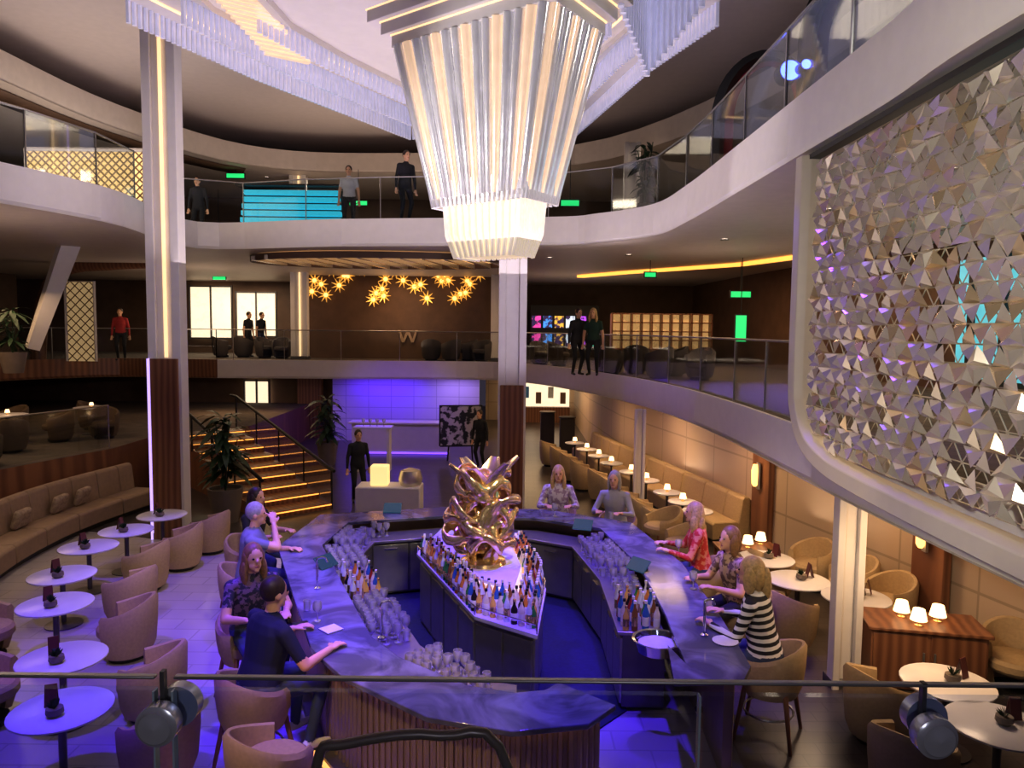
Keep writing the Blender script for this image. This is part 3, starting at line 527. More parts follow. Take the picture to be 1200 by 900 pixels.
for k0,k1,z0,z1 in((.80,.72,0,-.30),(.56,.48,-.30,-.62)): MB().loft([hk(k0,z0),hk(k0,z0-.06),hk(k1,z1),hk(k1,z1+.1)]).build('facet_tier',W['white'],t)
for k,z,m in((.93,-.005,'ledw'),(.64,-.305,'ledw')):
    h2=hk(k,z); h3=hk(k-.010,z); b=MB()
    for i in range(5): b.loft([[h2[i]+V((0,0,-.02)),h2[i],h3[i],h3[i]+V((0,0,-.02))],[h2[i+1]+V((0,0,-.02)),h2[i+1],h3[i+1],h3[i+1]+V((0,0,-.02))]])
    b.build('light_line',W[m],t)
b=MB()
for sc2,z,ln,st_ in((1,0,.36,.11),(.82,0,.44,.12),(.58,-.3,.34,.13)):
    h2=hk(sc2,z)
    for i in range(5):
        A=h2[i];Bq=h2[i+1]; m=int((Bq-A).length/st_)
        for k in range(m): q=A.lerp(Bq,k/m); b.tube([q+V((0,0,.2)),q+V((0,0,-ln))],.042,6)
b.build('rod_fringe',W['fringe'],t)['kind']='stuff'
b=MB(); 
for k in range(14): p=P(272+5*k,-12+6*k,9.0); b.box((p.x,p.y,-.42),(.8,.10,.06),rz=R(35))
b.build('gilded_slats',W['rodw'],t)
b=MB(); pth=[(V((1.35,9.9,0)),-1.05),(V((1.95,11.3,0)),-1.45),(V((2.75,10.3,0)),-.55)]
for (A,za),(Bq,zb_) in zip(pth,pth[1:]):
    for i in range(12): u=i/12; q=A.lerp(Bq,u); b.tube([V((q.x,q.y,.0)),V((q.x,q.y,za+(zb_-za)*u))],.045,8)
b.build('rod_wedge',W['fringe'],t)
# ---------------------------------------------------------------- faceted screen
XS=3.22; outl=[(8.34,6.1),(8.34,5.6),(8.34,3.75),(8.24,3.28),(7.95,2.96),(7.45,2.80),(6.8,2.74),(5.5,2.71),(3.4,2.70)]
beigep=mat('warm white lacquer',(.70,.63,.53),.4,var=.05)
t=T('faceted_screen','tall screen of folded champagne metal facets hung at the right','screen',(XS,0,0)); fp=cr([(0,y,z) for y,z in outl],5); fr=MB(); rows=[]
for i,p in enumerate(fp):
    d=(fp[min(i+1,len(fp)-1)]-fp[max(i-1,0)]).normalized(); nn=V((0,d.z,-d.y)); nn=nn if nn.dot(V((0,5.5,5))-p)>0 else -nn
    rows.append([p+V((-.12,0,0)),p+V((.12,0,0)),p+V((.12,0,0))+nn*.17,p+V((-.02,0,0))+nn*.19,p+V((-.11,0,0))+nn*.15])
fr.loft(rows); fr.build('frame',beigep,t,.01)
MB().box((0.02,5.9,6.08),(.12,4.7,.05)).build('top_rail',W['black'],t)
def inside(y,z):
    if z<2.97 or z>6.03 or y>8.12 or y<3.9: return False
    if y>7.4 and z<3.68: return (y-7.4)**2+(z-3.68)**2<.71**2
    return True
# an even triangular tiling; most triangles carry a folded plate, one node in seven stays open as a wire hexagon
ay=.235; az=.143; lat=MB(); pos=[]
def node(i,j): return (3.92+i*ay+(j%2)*ay*.5, 2.98+j*az)
for j in range(23):
    for i in range(20):
        y,z=node(i,j); y2,z2=node(i+1,j); s_=(j%2); u=node(i+s_,j+1)
        if inside(y,z):
            for q in((y2,z2),u,node(i+s_-1,j+1)):
                if inside(*q): lat.tube([(.05,y,z),(.05,q[0],q[1])],.006,4)
        for kind,tri in((0,((y,z),(y2,z2),u)),(1,(u,node(i+s_+1,j+1),(y2,z2)))):
            cy=sum(q[0] for q in tri)/3; cz=sum(q[1] for q in tri)/3
            if sum(inside(*q) for q in tri)>=3: pos.append((cy,cz,kind))
lat.build('wire_lattice',W['champ'],t)
def tri_mesh(kind,m):
    s=-1 if kind else 1; k=.50; pts=[(0,-ay*k,-s*az*.34),(0,ay*k,-s*az*.34),(0,0,s*az*.66)]; return MB().add(pts+[(-.045,.0,-s*az*.04)],[(0,1,3),(1,2,3),(2,0,3),(2,1,0)])
rf=random.Random(5); pos=[q for q in pos if rf.random()<.90]; pos.sort(key=lambda q:abs(q[0]-4.9)); st={0:MB(),1:MB()}; bases={}
def rot(): return MX.Rotation(rf.uniform(-.03,.03),3,'X')@MX.Rotation(rf.uniform(-.26,.26),3,'Z')@MX.Rotation(rf.uniform(-.26,.26),3,'Y')
for k,(y,z,kd) in enumerate(pos):
    m=rot(); g=0 if rf.random()<.85 else 1  # a share of plates gets paler gold, painted in as gold glints
    if k<100:
        if (kd,g) not in bases:
            o=tri_mesh(kd,0).build('facet',W['champ_glint'] if g else W['champ'],t); bases[(kd,g)]=o
            for p in o.data.polygons: p.use_smooth=False
        else: o=dup(bases[(kd,g)],parent=t)
        o.location=(-.02,y,z); o.rotation_euler=m.to_euler()
    else: st[g].add([V((-.02,y,z))+m@V(v) for v in tri_mesh(kd,0).v],[(0,1,3),(1,2,3),(2,0,3),(2,1,0)],g)
s0=st[0]; s0.add(st[1].v,st[1].f,1)
so_=s0.build('facets',[W['champ'],W['champ_glint']],t); so_['kind']='stuff'
for p in so_.data.polygons: p.use_smooth=False
# ---------------------------------------------------------------- middle gallery furnishings
fl=None; ff_=random.Random(21)
for i in range(30):
    px=[368,376,384,396,408,372,390,402,428,438,446,455,464,470,452,440,486,494,503,512,520,530,538,545,553,560,498,526,548,515][i]+ff_.uniform(-3,3); py=ff_.uniform(314,354); q=Q(px,py,28.3)
    l='gold flower lamp scattered on the dark brown gallery wall'
    if fl is None:
        fl=T('flower_lamp',l,'lamp',q,0,'gold flower lamps on the brown wall'); b=MB()
        for k in range(9): a=k*2*PI/9; b.loft([[V((.02*math.cos(a-.5),-.02,.02*math.sin(a-.5))),V((.02*math.cos(a+.5),-.02,.02*math.sin(a+.5)))],[V((.12*math.cos(a-.26),-.09,.12*math.sin(a-.26))),V((.12*math.cos(a+.26),-.09,.12*math.sin(a+.26)))],[V((.29*math.cos(a-.02),-.13,.29*math.sin(a-.02))),V((.29*math.cos(a+.02),-.13,.29*math.sin(a+.02)))]],cap=False,closed=False)
        b.build('petals',W['petal'],fl); MB().ell((0,-.07,0),(.08,.05,.08)).build('bulb',W['warm'],fl); MB().tube([(0,0,0),(0,.16,0)],.02,6).build('stem',W['gold'],fl)
    else: dup(fl,q,None,l)
e=Q(478,394,28.42); Wp=[(-.42,.26),(-.32,.26),(-.2,-.12),(-.06,.2),(.06,.2),(.2,-.12),(.32,.26),(.42,.26),(.25,-.26),(.15,-.26),(0,.08),(-.15,-.26),(-.25,-.26)]
tag(MB().loft([[V((e.x+x*.9,e.y-yy,e.z+z*.9)) for x,z in Wp] for yy in(0,.04)]).build('wall_emblem',W['emblem']),'faint W shaped metal emblem on the brown wall below the flower lamps','emblem')
dch=tub_chair('x',W['dgrey'])
spots=[(505,27.2),(528,27),(548,27.3),(564,26.6),(632,25),(655,24.2),(715,20),(745,20.5),(772,18.5),(790,19.5),(820,18),(330,27.6),(310,27.9),(260,28.2),(285,28.4)]
for i,(px,Y) in enumerate(spots):
    x=(px-600)/F*Y; l='dark chair behind the middle gallery glass, number %s from the left'%['one','two','three','four','five','six','seven','eight','nine','ten','eleven','twelve','thirteen','fourteen','fifteen'][sorted(range(15),key=lambda k:spots[k][0]).index(i)]
    if i==0: dch.location=(x,Y,3.0); dch['label']=l
    else: dup(dch,(x,Y,3.0),R(50*i),l)
t=T('back_bar_shelf','warm backlit grid shelf on the right of the middle gallery','shelf',(5.1,25.6,3.0)); MB().box((0,.2,1.15),(3.4,.06,1.2)).build('backlit_panel',W['lattice'],t); f=MB()
for k in range(11): f.box((-1.7+.34*k,0,1.15),(.05,.4,1.2))
for k in range(5): f.box((0,0,.55+.30*k),(3.4,.4,.04))
f.build('shelf_grid',W['wood'],t); MB().box((0,0,.25),(3.4,.5,.5)).build('base_cabinet',W['brown'],t)
cols=[(1,.1,.5),(.1,.4,1),(1,.6,.1),(.8,.9,1),(.6,.1,1),(.1,.9,.6)]
t=T('slot_display','bank of bright coloured screens far behind the middle gallery','display',(2.2,31.5,3.0)); MB().box((0,.1,1.1),(2.9,.15,2.2)).build('cabinet',W['black'],t)
for k in range(12): MB().box((-1.2+.48*(k%6),-.02,.75+.75*(k//6)),(.38,.06,.5)).build('display',mat('display glow %d'%k,cols[k%6],.3,e=.9,s=5,var=.9,pat='blot',c2=(.05,.03,.1)),t)
for i,(px,py,Y,w,h,l) in enumerate([(868,385,20,.28,.7,'upright green sign at the right end of the middle gallery'),(868,345,21,.55,.16,'wide green glow over the right end of the middle gallery'),(257,325,30,.5,.18,'green exit sign over the left shop windows'),(276,206,26,.6,.14,'green exit sign over the left of the top gallery'),(420,238,26,.6,.14,'green exit sign behind the top gallery guests'),(668,238,21,.5,.15,'green exit sign right of the chandelier'),(762,322,21,.3,.12,'green exit sign under the top gallery at right')]):
    q=Q(px,py,Y); t=T('exit_sign',l,'sign',q); MB().box((0,.02,0),(w+.06,.05,h+.06)).build('housing',W['black'],t); MB().box((0,-.015,0),(w,.02,h)).build('face',W['green'],t); MB().tube([(0,.02,h/2),(0,.02,6.15-q.z if q.z<6.1 else 9.6-q.z)],.012,6).build('hanger',W['black'],t)
# oval slatted light under top gallery
e0=Q(455,300,21.5); t=T('slatted_ceiling_light','long oval slatted warm light under the top gallery','ceiling light',(e0.x,20.9,6.12)); el=[(3.7*math.cos(q),1.9*math.sin(q)) for q in[2*PI*k/40 for k in range(41)]]
MB().loft([[V((x,y,0)),V((x,y,-.16)),V((x*.96,y*.93,-.16)),V((x*.96,y*.93,0))] for x,y in el]).build('rim',W['brown'],t); MB().prism([(x*.95,y*.92) for x,y in el[:-1]],-.03,0).build('diffuser',mat('soft warm diffuser',(1,.8,.5),.5,e=.45,ec=(1,.62,.3)),t)
for k in range(13): x=-3.2+6.4*k/12; y=1.75*math.sqrt(max(.01,1-(x/3.7)**2)); MB().box((x,0,-.11),(.1,2*y,.12),mx=MX.Rotation(R(-12),3,'Z')).build('slat',W['champ'],t)
# golden lattice panels
for i,(x0,x1,y0,y1,Y,l) in enumerate([(32,168,176,246,16.5,'golden backlit lattice panel at the left of the top gallery'),(78,110,330,398,24,'dim golden lattice panel in the wooden arch at the left of the middle gallery')]):
    a=Q(x0,y1,Y);b=Q(x1,y0,Y); z0=6.75 if i==0 else 3.0; t=T('lattice_panel',l,'panel',((a.x+b.x)/2,Y,z0)); w=b.x-a.x;h=b.z-z0; MB().box((0,.05,h/2),(w,.05,h)).build('backlight',W['lattice3' if i else 'lattice2'],t); f=MB(); sp_=.3 if i else .17
    m=int(w/sp_)
    for k in range(-int(h/sp_)-1,m+1):
        for s in(1,-1):
            x=-w/2+k*sp_ if s>0 else w/2-k*sp_; p0=V((x,0,0));p1=V((x+s*h,0,h))
            t0=max(0,((-w/2-x) if s>0 else (x-w/2))/h); t1=min(1,((w/2-x) if s>0 else (x+w/2))/h)
            if t1>t0: f.tube([p0.lerp(p1,t0),p0.lerp(p1,t1)],.018,4)
    f.build('lattice',W['ribs'],t); MB().tube([(-w/2,0,0),(-w/2,0,h),(w/2,0,h),(w/2,0,0)],.05,4).build('frame',W['white'],t)
    if i: MB().tube(cr([(-w/2-.9,-.1,0),(-w/2-.7,-.1,h*.6),(-w/2+.0,-.1,h+.35),(w/2+.6,-.1,h+.62),(w/2+2.2,-.1,h+.7)],6),.26,10,flat=.8).build('arch',W['wood'],t)
# top gallery bar
q=Q(343,262,22); t=T('glowing_bar','turquoise glowing striped bar front on the top gallery','bar counter',(q.x,22,6.75))
for k in range(7): MB().box((0,.02*k,.12+.2*k),(3.0-.04*k,.5,.13)).build('light_band',W['cyan'],t)
MB().box((0,.25,.7),(2.9,.4,1.4)).build('body',W['black'],t); MB().box((0,0,1.5),(3.1,.7,.05)).build('top',W['black'],t)
for i,(px,py) in enumerate([(908,82),(945,75)]):
    q=Q(px,py,10 if i==0 else 9.6); t=T('spot_fixture',['large blue stage spotlight on the top gallery at right','small blue stage spotlight beside the larger one'][i],'spotlight',(max(q.x,3.6),q.y,q.z)); s=1.5-.8*i
    MB().lathe([(0,0),(.08*s,0),(.1*s,.2),(0,.22)],mx=MX.Rotation(R(-90),3,'X')).build('body',W['black'],t); MB().lathe([(0,0),(.085*s,.0),(.07*s,.015),(0,.02)],mx=MX.Rotation(R(90),3,'X')).build('lens',W['blueg'],t); MB().tube([(0,.1,-.05),(0,.1,6.75-q.z)],.015,6).build('stand',W['black'],t)
ar=[(math.cos(a)*.95,math.sin(a)*1.2) for a in[PI*k/16 for k in range(17)]]; ar=[(.95,-1.6)]+ar+[(-.95,-1.6)]; red=mat('dark red lacquer',(.25,.02,.035),.3)
for i,(x,y) in enumerate([(4.7,14.6),(4.9,10.6)]):
    t=T('arch_surround',['dark red arched surround on the top gallery at right','nearer dark arched surround on the top gallery at right'][i],'arch',(x,y,8.35),R(58)); MB().loft([[V((0,x,z)),V((.4,x,z)),V((.4,x*.8,z*.9)),V((0,x*.8,z*.9))] for x,z in ar]).build('rim',W['black'],t); MB().loft([[V((.3,x*.81,z*.9)),V((.32,x*.81,z*.9)),V((.32,x*.62,z*.82)),V((.3,x*.62,z*.82))] for x,z in ar]).build('inner_rim',red,t)
# ---------------------------------------------------------------- back of the lower level
p=P(480,520,0); t=T('host_counter','white host counter glowing violet before the back wall','counter',(p.x,24.6,.012)); MB().box((0,0,.5),(3.2,.5,1.0)).build('body',W['white'],t,.02); MB().box((0,0,1.03),(3.4,.7,.06)).build('top',W['white'],t,.01); MB().box((0,-.27,.04),(3.2,.03,.05)).build('led_strip',W['violet'],t)
p=P(430,560,0); t=T('high_table','white high table with glasses in front of the host counter','table',(p.x+.0,21.5,.012)); MB().box((0,0,1.28),(1.1,.5,.06)).build('tabletop',W['ttop'],t,.01)
for x in(-.45,.45): MB().box((x,0,.625),(.08,.4,1.25)).build('leg',W['white'],t)
for k in range(4): aglass(0,(p.x-.3+.2*k,21.5,1.324),'on the white high table at the back')
t=T('framed_painting','dark abstract painting with pale scrawls on a stand at the back','painting',(Q(540,500,23).x,23,.012),R(8)); MB().box((0,0,1.15),(1.3,.05,1.25)).build('canvas',mat('abstract scrawl',(.02,.02,.025),.5,s=5,pat='blot',c2=(.55,.5,.5)),t); MB().tube([(-.65,-.02,.52),(.65,-.02,.52),(.65,-.02,1.78),(-.65,-.02,1.78),(-.65,-.02,.52)],.03,4).build('frame',W['black'],t)
for x in(-.4,.4): MB().tube([(x,.25,0),(x*.7,.05,1.6)],.025,6).build('easel_leg',W['black'],t)
p=P(478,590,0); t=T('service_station','white service station with a glass display behind the bar','station',(p.x,14.9,.012)); MB().box((0,0,.5),(1.3,.6,1.0)).build('body',W['white'],t,.03); MB().box((-.2,0,1.2),(.35,.3,.4)).build('display_box',W['lattice2'],t,.02); MB().lathe([(0,1.0),(.2,1.0),(.25,1.12),(.2,1.3),(0,1.36)],(.42,0,0)).build('punch_bowl',W['champ'],t)
t=T('shop_display','bright warm shop display at the end of the lower hall','shop',(1.2,33.5,0)); MB().box((0,0,1.4),(2.8,.1,1.6)).build('backlight',W['shop'],t)
for k in range(5): MB().box((-1.1+.55*k,-.15,1.1+.25*(k%2)),(.24,.2,.5)).build('product',mat('product %d'%k,cols[k%6] if k%2 else (.25,.15,.1),.4),t)
MB().box((0,-.2,.35),(2.8,.5,.7)).build('counter',W['wood'],t)
for k,(x,y) in enumerate([(1.9,25.2),(1.3,26.8)]): tag(MB().box((x,y,.6),(.5,.4,1.15)).lathe([(0,1.2),(.3,1.18),(.3,1.22),(0,1.24)],(x,y,0)).build('podium',W['dgrey'],bevel=.02),['dark podium at the right of the hall entrance','dark podium farther inside the hall entrance'][k],'podium')
# ---------------------------------------------------------------- downlights
dl=None; pts=[(x,y,6.14) for x,y in[(5,12),(5.2,9),(4.5,16),(3,19.5),(1,20.5),(6,15),(-9.5,20.5),(-9,13)]]+[(x,y,2.44) for x,y in[(4.4,8),(4.6,11),(4.2,14),(3.2,17),(2.6,20),(-3.5,26.6)]]+[(x,y,9.59) for x,y in[(-13,17),(-12.6,20),(-12,23.5),(-14,15),(-9,27.5)]]
for i,p in enumerate(pts):
    l='small round recessed downlight in the %s'%{6.14:'soffit under the top gallery',2.44:'soffit under the middle gallery',9.59:'ceiling over the top gallery'}[p[2]]; g='downlights '+l[36:]
    if dl is None: dl=T('downlight',l,'ceiling light',p,0,g); MB().lathe([(.06,-.0),(.09,0),(.09,-.02),(.06,-.02)],n=16).build('bezel',W['steel'],dl); MB().lathe([(0,-.012),(.06,-.012),(.06,0),(0,0)],n=16).build('lens',W['cool'],dl)
    else: dup(dl,p,0,l,g)
# ---------------------------------------------------------------- people
def ik(a,c,l1,l2,pole):
    d=c-a; L=min(d.length,(l1+l2)*.995); u=d.normalized(); x=(l1*l1-l2*l2+L*L)/(2*L); h=math.sqrt(max(l1*l1-x*x,0)); p=pole-u*pole.dot(u); p.normalize(); return a+u*x+p*h,a+u*L
SK=mat('light skin',(.78,.46,.28),.5,var=.1); EYE=mat('eye dark',(.02,.015,.012),.2); LIP=mat('lip',(.45,.14,.13),.4); SHOE=mat('white trainer',(.75,.73,.7),.5); BSHOE=mat('black shoe',(.02,.02,.02),.4)
HB=mat('blonde hair',(.72,.50,.21),.5,var=.4,s=40); HD=mat('dark brown hair',(.05,.028,.018),.5,var=.4,s=40); HG=mat('grey hair',(.44,.42,.38),.6,var=.3,s=40); HL=mat('light brown hair',(.32,.18,.07),.5,var=.4,s=40)
JEAN=mat('blue jeans',(.05,.07,.14),.8); BLK=mat('black trousers',(.015,.015,.018),.8)
def person(label,loc,face,seat=0,lean=.12,hl=None,hr=None,fl=None,fr=None,hy=0,hp=0,s=1.08,w=1,shirt=None,pants=JEAN,skin=SK,hair=HD,style='short',sleeve=.6,shoe=BSHOE,vox=.012,group=None):
    t=T('person',label,'person',loc,yaw(face),group); t.scale=(s,s,s); b=MB(); bones=[]
    hz=(seat/s+.095) if seat else .90; H=V((0,0,hz)); Rt=MX.Rotation(-lean,3,'X'); N=H+Rt@V((0,0,.50))
    def bone(a,c,r0,r1,mi,draw=True):
        bones.append((V(a),V(c),r0,r1,mi)); 
        if draw: b.cap(a,c,r0,r1)
    el=[(.10,.08,-.12,0),(.165,.125,-.07,0),(.178,.13,0,0),(.160,.118,.12,.0),(.155,.113,.18,.005),(.172,.122,.30,.01),(.178,.115,.40,0),(.15,.095,.465,-.01),(.075,.07,.515,-.01)]
    b.loft([[H+Rt@V((x*w*math.cos(q),y*(.5+.5*w)*math.sin(q)+yo,z)) for q in[2*PI*k/16 for k in range(16)]] for x,y,z,yo in el])
    for x in(-.07,0,.07): bones.append((H+Rt@V((x*w,0,.07)),H+Rt@V((x*w,0,.44)),.115,.115,0))
    bone(H+V((-.085*w,.0,-.02)),H+V((.085*w,.0,-.02)),.10,.10,1,False)
    hc=N+Rt@V((0,.015,.0))+V((0,.02,.175)); bone(N-V((0,0,.02)),hc-V((0,.01,.06)),.058,.052,2); bones[-1]=(N+V((0,0,.035)),hc-V((0,0,.06)),.055,.055,2)
    Rh=MX.Rotation(hy,3,'Z')@MX.Rotation(-hp,3,'X')
    b.ell(hc+Rh@V((0,-.008,.02)),(.078,.098,.105),16,10,mx=Rh); b.ell(hc+Rh@V((0,.022,-.055)),(.058,.066,.068),14,8,mx=Rh); b.ell(hc+Rh@V((0,.098,-.015)),(.014,.022,.026),8,6,mx=Rh); b.ell(hc+Rh@V((0,.075,-.098)),(.025,.018,.018),8,6,mx=Rh)
    for x in(-1,1): b.ell(hc+Rh@V((x*.08,-.012,-.01)),(.012,.022,.034),8,6,mx=Rh)
    bones.append((hc+Rh@V((0,0,.04)),hc+Rh@V((0,.02,-.06)),.08,.07,2))
    for sd,hand,foot in((-1,hl,fl),(1,hr,fr)):
        S=N+Rt@V((sd*.175*w,0,-.065)); bones.append((N+Rt@V((sd*.07,0,-.05)),S,.07,.065,0)); b.cap(N+Rt@V((sd*.05,0,-.05)),S,.062,.062)
        hand=V(hand) if hand else (V((sd*.2,.38,hz+.2)) if seat else V((sd*.26,.06,.80)))
        E,Hd=ik(S,hand,.285,.25,V((sd*.55,-.35,-.8))); k=min(sleeve,1)
        m=S.lerp(E,k); bone(S,E,.056*(.7+.3*w),.043,0); bones.pop(); bones.append((S,m,.056,.048,0))
        if k<1: bones.append((m,E,.045,.043,2))
        b.cap(E,Hd,.043,.029); bones.append((E,Hd,.043,.03,0 if sleeve>1 else 2))
        u=(Hd-E).normalized(); dn=V((0,0,-1)); lat=u.cross(dn)
        if lat.length<.2: lat=V((0,1,0)).cross(u)
        lat.normalize(); pn=lat.cross(u).normalized(); pn=pn if pn.dot(V((0,.3,-1)))>0 else -pn
        pc=Hd+u*.055; mx=MX((lat,u,pn)).transposed(); b.ell(pc,(.041,.056,.019),12,8,mx=mx); bones.append((Hd,Hd+u*.17,.03,.03,2))
        for q,(ox,ln) in enumerate(((-.033,.062),(-.011,.075),(.011,.070),(.033,.052))):
            a0=pc+lat*ox+u*.04; a1=a0+u*ln*.55+lat*ox*.25+pn*.01; a2=a1+u*ln*.42+pn*.03; b.tube([a0,a1,a2],[.0115,.0105,.008],7)
        th=-1 if (lat.x*sd)>0 else 1; a0=pc+lat*th*.03-u*.025; b.tube([a0,a0+lat*th*.03+u*.03,a0+lat*th*.035+u*.065+pn*.012],[.014,.012,.009],7)
        hj=H+V((sd*.09*w,0,-.02)); foot=V(foot) if foot else (V((sd*.13,.36,max(seat/s-.40,.08))) if seat else V((sd*.1,.0,.075)))
        K,A=ik(hj,foot,.43,.42,V((sd*.15,1,.25))); bone(hj,K,.088*(.6+.4*w),.06,1); bone(K,A,.058,.04,1)
        f0=A+V((0,-.03,-.035)); f1=A+V((sd*.03,.14,-.05)); b.cap(f0,f1,.036,.03); bones.append((f0,f1,.045,.04,3))
    me=b.fuse('body',vox,3)
    n=len(me.polygons); Cn=np.empty(n*3); me.polygons.foreach_get('center',Cn); Cn=Cn.reshape(-1,3); best=np.full(n,9.); idx=np.zeros(n,int)
    for a,c,r0,r1,mi in bones:
        a=np.array(a);d=np.array(c)-a; tt=np.clip(((Cn-a)@d)/max(d@d,1e-9),0,1); ds=np.linalg.norm(Cn-a-tt[:,None]*d,axis=1)-(r0+(r1-r0)*tt); k=ds<best; best[k]=ds[k]; idx[k]=mi
    for m in(shirt,pants,skin,shoe): me.materials.append(m)
    me.polygons.foreach_set('material_index',idx.tolist()); me.update()
    o=bpy.data.objects.new('body',me); col.objects.link(o); o.parent=t
    h=MB(); h.ell(hc+Rh@V((0,-.022,.034)),(.087,.100,.104),18,12,mx=Rh)
    if style!='short':
        h.ell(hc+Rh@V((0,-.075,-.03)),(.088,.055,.13),14,10,mx=Rh)
        for x in(-1,1): h.ell(hc+Rh@V((x*.075,-.015,-.055)),(.028,.055,.12),10,8,mx=Rh)
        if style=='long':
            h.ell(hc+Rh@V((0,-.085,-.13)),(.105,.05,.15),14,10,mx=Rh)
            for x in(-1,1): h.ell(hc+Rh@V((x*.088,.0,-.13)),(.032,.05,.12),10,8,mx=Rh)
        if style=='tail': h.ell(hc+Rh@V((0,-.13,-.09)),(.035,.045,.15),10,8,mx=Rh)
    h.build('hair',hair,t)
    for x in(-1,1): MB().ell(hc+Rh@V((x*.032,.083,.012)),(.012,.008,.008),8,6,mx=Rh).build('eye',EYE,t)
    MB().ell(hc+Rh@V((0,.085,-.062)),(.024,.010,.008),8,6,mx=Rh).build('mouth',LIP,t); return t
bc0=bar_chair('x',W['tan']); bcn=[0]
def seat_at(label,x,y,face,rot=None):
    q=(x,y,.0 if y<12.5 and x<2.2 else .012); f=yaw(face)
    if bcn[0]: dup(bc0,q,f,label)
    else: bcn[0]=1; bc0.location=q; bc0.rotation_euler=(0,0,f); bc0['label']=label
NV=mat('navy tee',(.014,.018,.05),.8); GB=mat('grey blue shirt',(.24,.26,.29),.8); FLR=mat('dark floral top',(.03,.03,.05),.8,s=22,pat='blot',c2=(.2,.12,.2)); STR=mat('striped top',(.8,.78,.76),.8,s=17,pat='stripes',c2=(.015,.015,.02)); RED=mat('red patterned top',(.55,.04,.03),.8,s=16,pat='blot',c2=(.7,.25,.15)); TANP=mat('tan patterned top',(.58,.42,.26),.8,s=20,pat='blot',c2=(.18,.11,.08)); WHP=mat('white patterned top',(.7,.66,.68),.8,s=20,pat='blot',c2=(.4,.3,.4)); LGR=mat('light grey top',(.45,.45,.5),.8); WSH=mat('white shirt',(.7,.7,.7),.8); DK=mat('dark jacket',(.02,.02,.025),.8); REDJ=mat('red jacket',(.4,.03,.03),.8); GRN=mat('dark green dress',(.02,.06,.04),.8)
def guest(label,x,y,face,ch,**k):
    k.setdefault('s',1.18); s=k['s']; ct=1.13/s
    for h,df in(('hl',(-.18,.40,ct)),('hr',(.18,.40,ct))): k.setdefault(h,df)
    seat_at(ch,x,y,face); d=V((face[0],face[1],0)).normalized(); person(label,(x+d.x*.05,y+d.y*.05,0 if (x<2.2 and y<12.5) else .012),face,seat=.74,**k)
guest('man in navy t-shirt seated with his back to the camera',-2.38,6.72,(.70,.70),'tan bar chair under the man in navy',lean=.2,shirt=NV,pants=JEAN,hair=HD,w=1.34,s=1.24,sleeve=.75,shoe=SHOE,hl=(-.25,.42,.915),hr=(.30,.42,.915),fr=(.24,.28,.23),vox=.010,hp=.1)
guest('smiling woman with light brown hair in dark floral top facing the camera',-2.92,8.1,(.6,-.75),'tan bar chair under the woman in dark floral top',lean=.15,s=1.22,shirt=FLR,hair=HL,style='long',w=1.1,vox=.010)
guest('grey haired man in grey blue shirt raising a glass at the left counter',-3.55,9.75,(.95,.2),'tan bar chair under the grey haired man',lean=.1,s=1.24,shirt=GB,hair=HG,w=1.3,hr=(.10,.27,1.26),vox=.011)
guest('dark haired guest half hidden behind the grey haired man',-3.95,11.0,(.9,-.3),'tan bar chair under the half hidden dark haired guest',lean=.12,shirt=DK,hair=HD,style='long')
guest('blonde guest in white patterned top facing the camera at the back of the bar',.85,13.2,(-.05,-1),'tan bar chair under the blonde guest at the back',lean=.2,shirt=WHP,hair=HB,style='long',sleeve=1.2)
guest('guest in light grey top at the back right corner of the bar',1.85,12.75,(-.4,-1),'tan bar chair under the guest in light grey',lean=.22,shirt=LGR,hair=HG,style='bob',sleeve=1.2)
guest('blonde woman in red patterned top at the right counter',2.75,10.25,(-.85,.1),'tan bar chair under the woman in red',lean=.15,shirt=RED,hair=HB,style='long',sleeve=1.2)
guest('woman in tan patterned top leaning at the right counter',2.88,9.0,(-.9,-.3),'tan bar chair under the woman in tan patterned top',lean=.2,s=1.2,shirt=TANP,hair=HL,style='bob',pants=BLK)
guest('blonde woman in black and white striped top at the right counter',2.70,7.45,(-.85,.5),'tan bar chair with wooden legs under the striped guest',lean=.22,s=1.26,shirt=STR,hair=HB,style='tail',sleeve=1.2,pants=JEAN,vox=.010,w=1.12)
for l,px,py,f in[('empty tan bar chair at the front left, near the bent handrail',318,990,(.6,.7)),('empty tan bar chair right of the guest in light grey',775,662,(-.9,-.3)),('empty tan bar chair between the guests in red and light grey',800,685,(-.9,-.2))]:
    p=P(px,py,0); seat_at(l,p.x,p.y,f)
def stander(l,px,py,Y,z,f,**k): person(l,((px-600)/F*Y,Y,z),f,vox=.016,s=1.03,**k)
stander('dark dressed person standing behind the bar near the plant',418,0,17.6,.012,(.5,-1),shirt=DK,pants=BLK,sleeve=1.2)
stander('person in black standing beside the abstract painting',564,0,22.2,.012,(-.6,-1),shirt=DK,pants=BLK,sleeve=1.2)
stander('person in white shirt standing at the top gallery glass',410,0,20.3,6.75,(.1,-1),shirt=WSH,pants=BLK)
stander('person in black standing left of the chandelier on the top gallery',474,0,18.5,6.75,(.6,-.8),shirt=DK,pants=BLK,sleeve=1.2)
stander('person in dark clothes at the far left of the top gallery back',236,0,22,6.75,(.1,-1),shirt=DK,pants=BLK,sleeve=1.2)
stander('person in black standing left of a companion on the middle gallery',675,0,19.6,3.0,(.5,-1),shirt=DK,pants=BLK,sleeve=1.2)
stander('person in dark green standing right of a companion on the middle gallery',695,0,19.4,3.0,(-.4,-1),shirt=GRN,pants=BLK,hair=HB,style='long')
stander('person in red jacket on the middle gallery at far left',142,0,25,3.0,(.3,-1),shirt=REDJ,pants=BLK,sleeve=1.2)
stander('person walking past the bright shop windows, left one',290,0,29,3.0,(1,-.4),shirt=DK,pants=BLK)
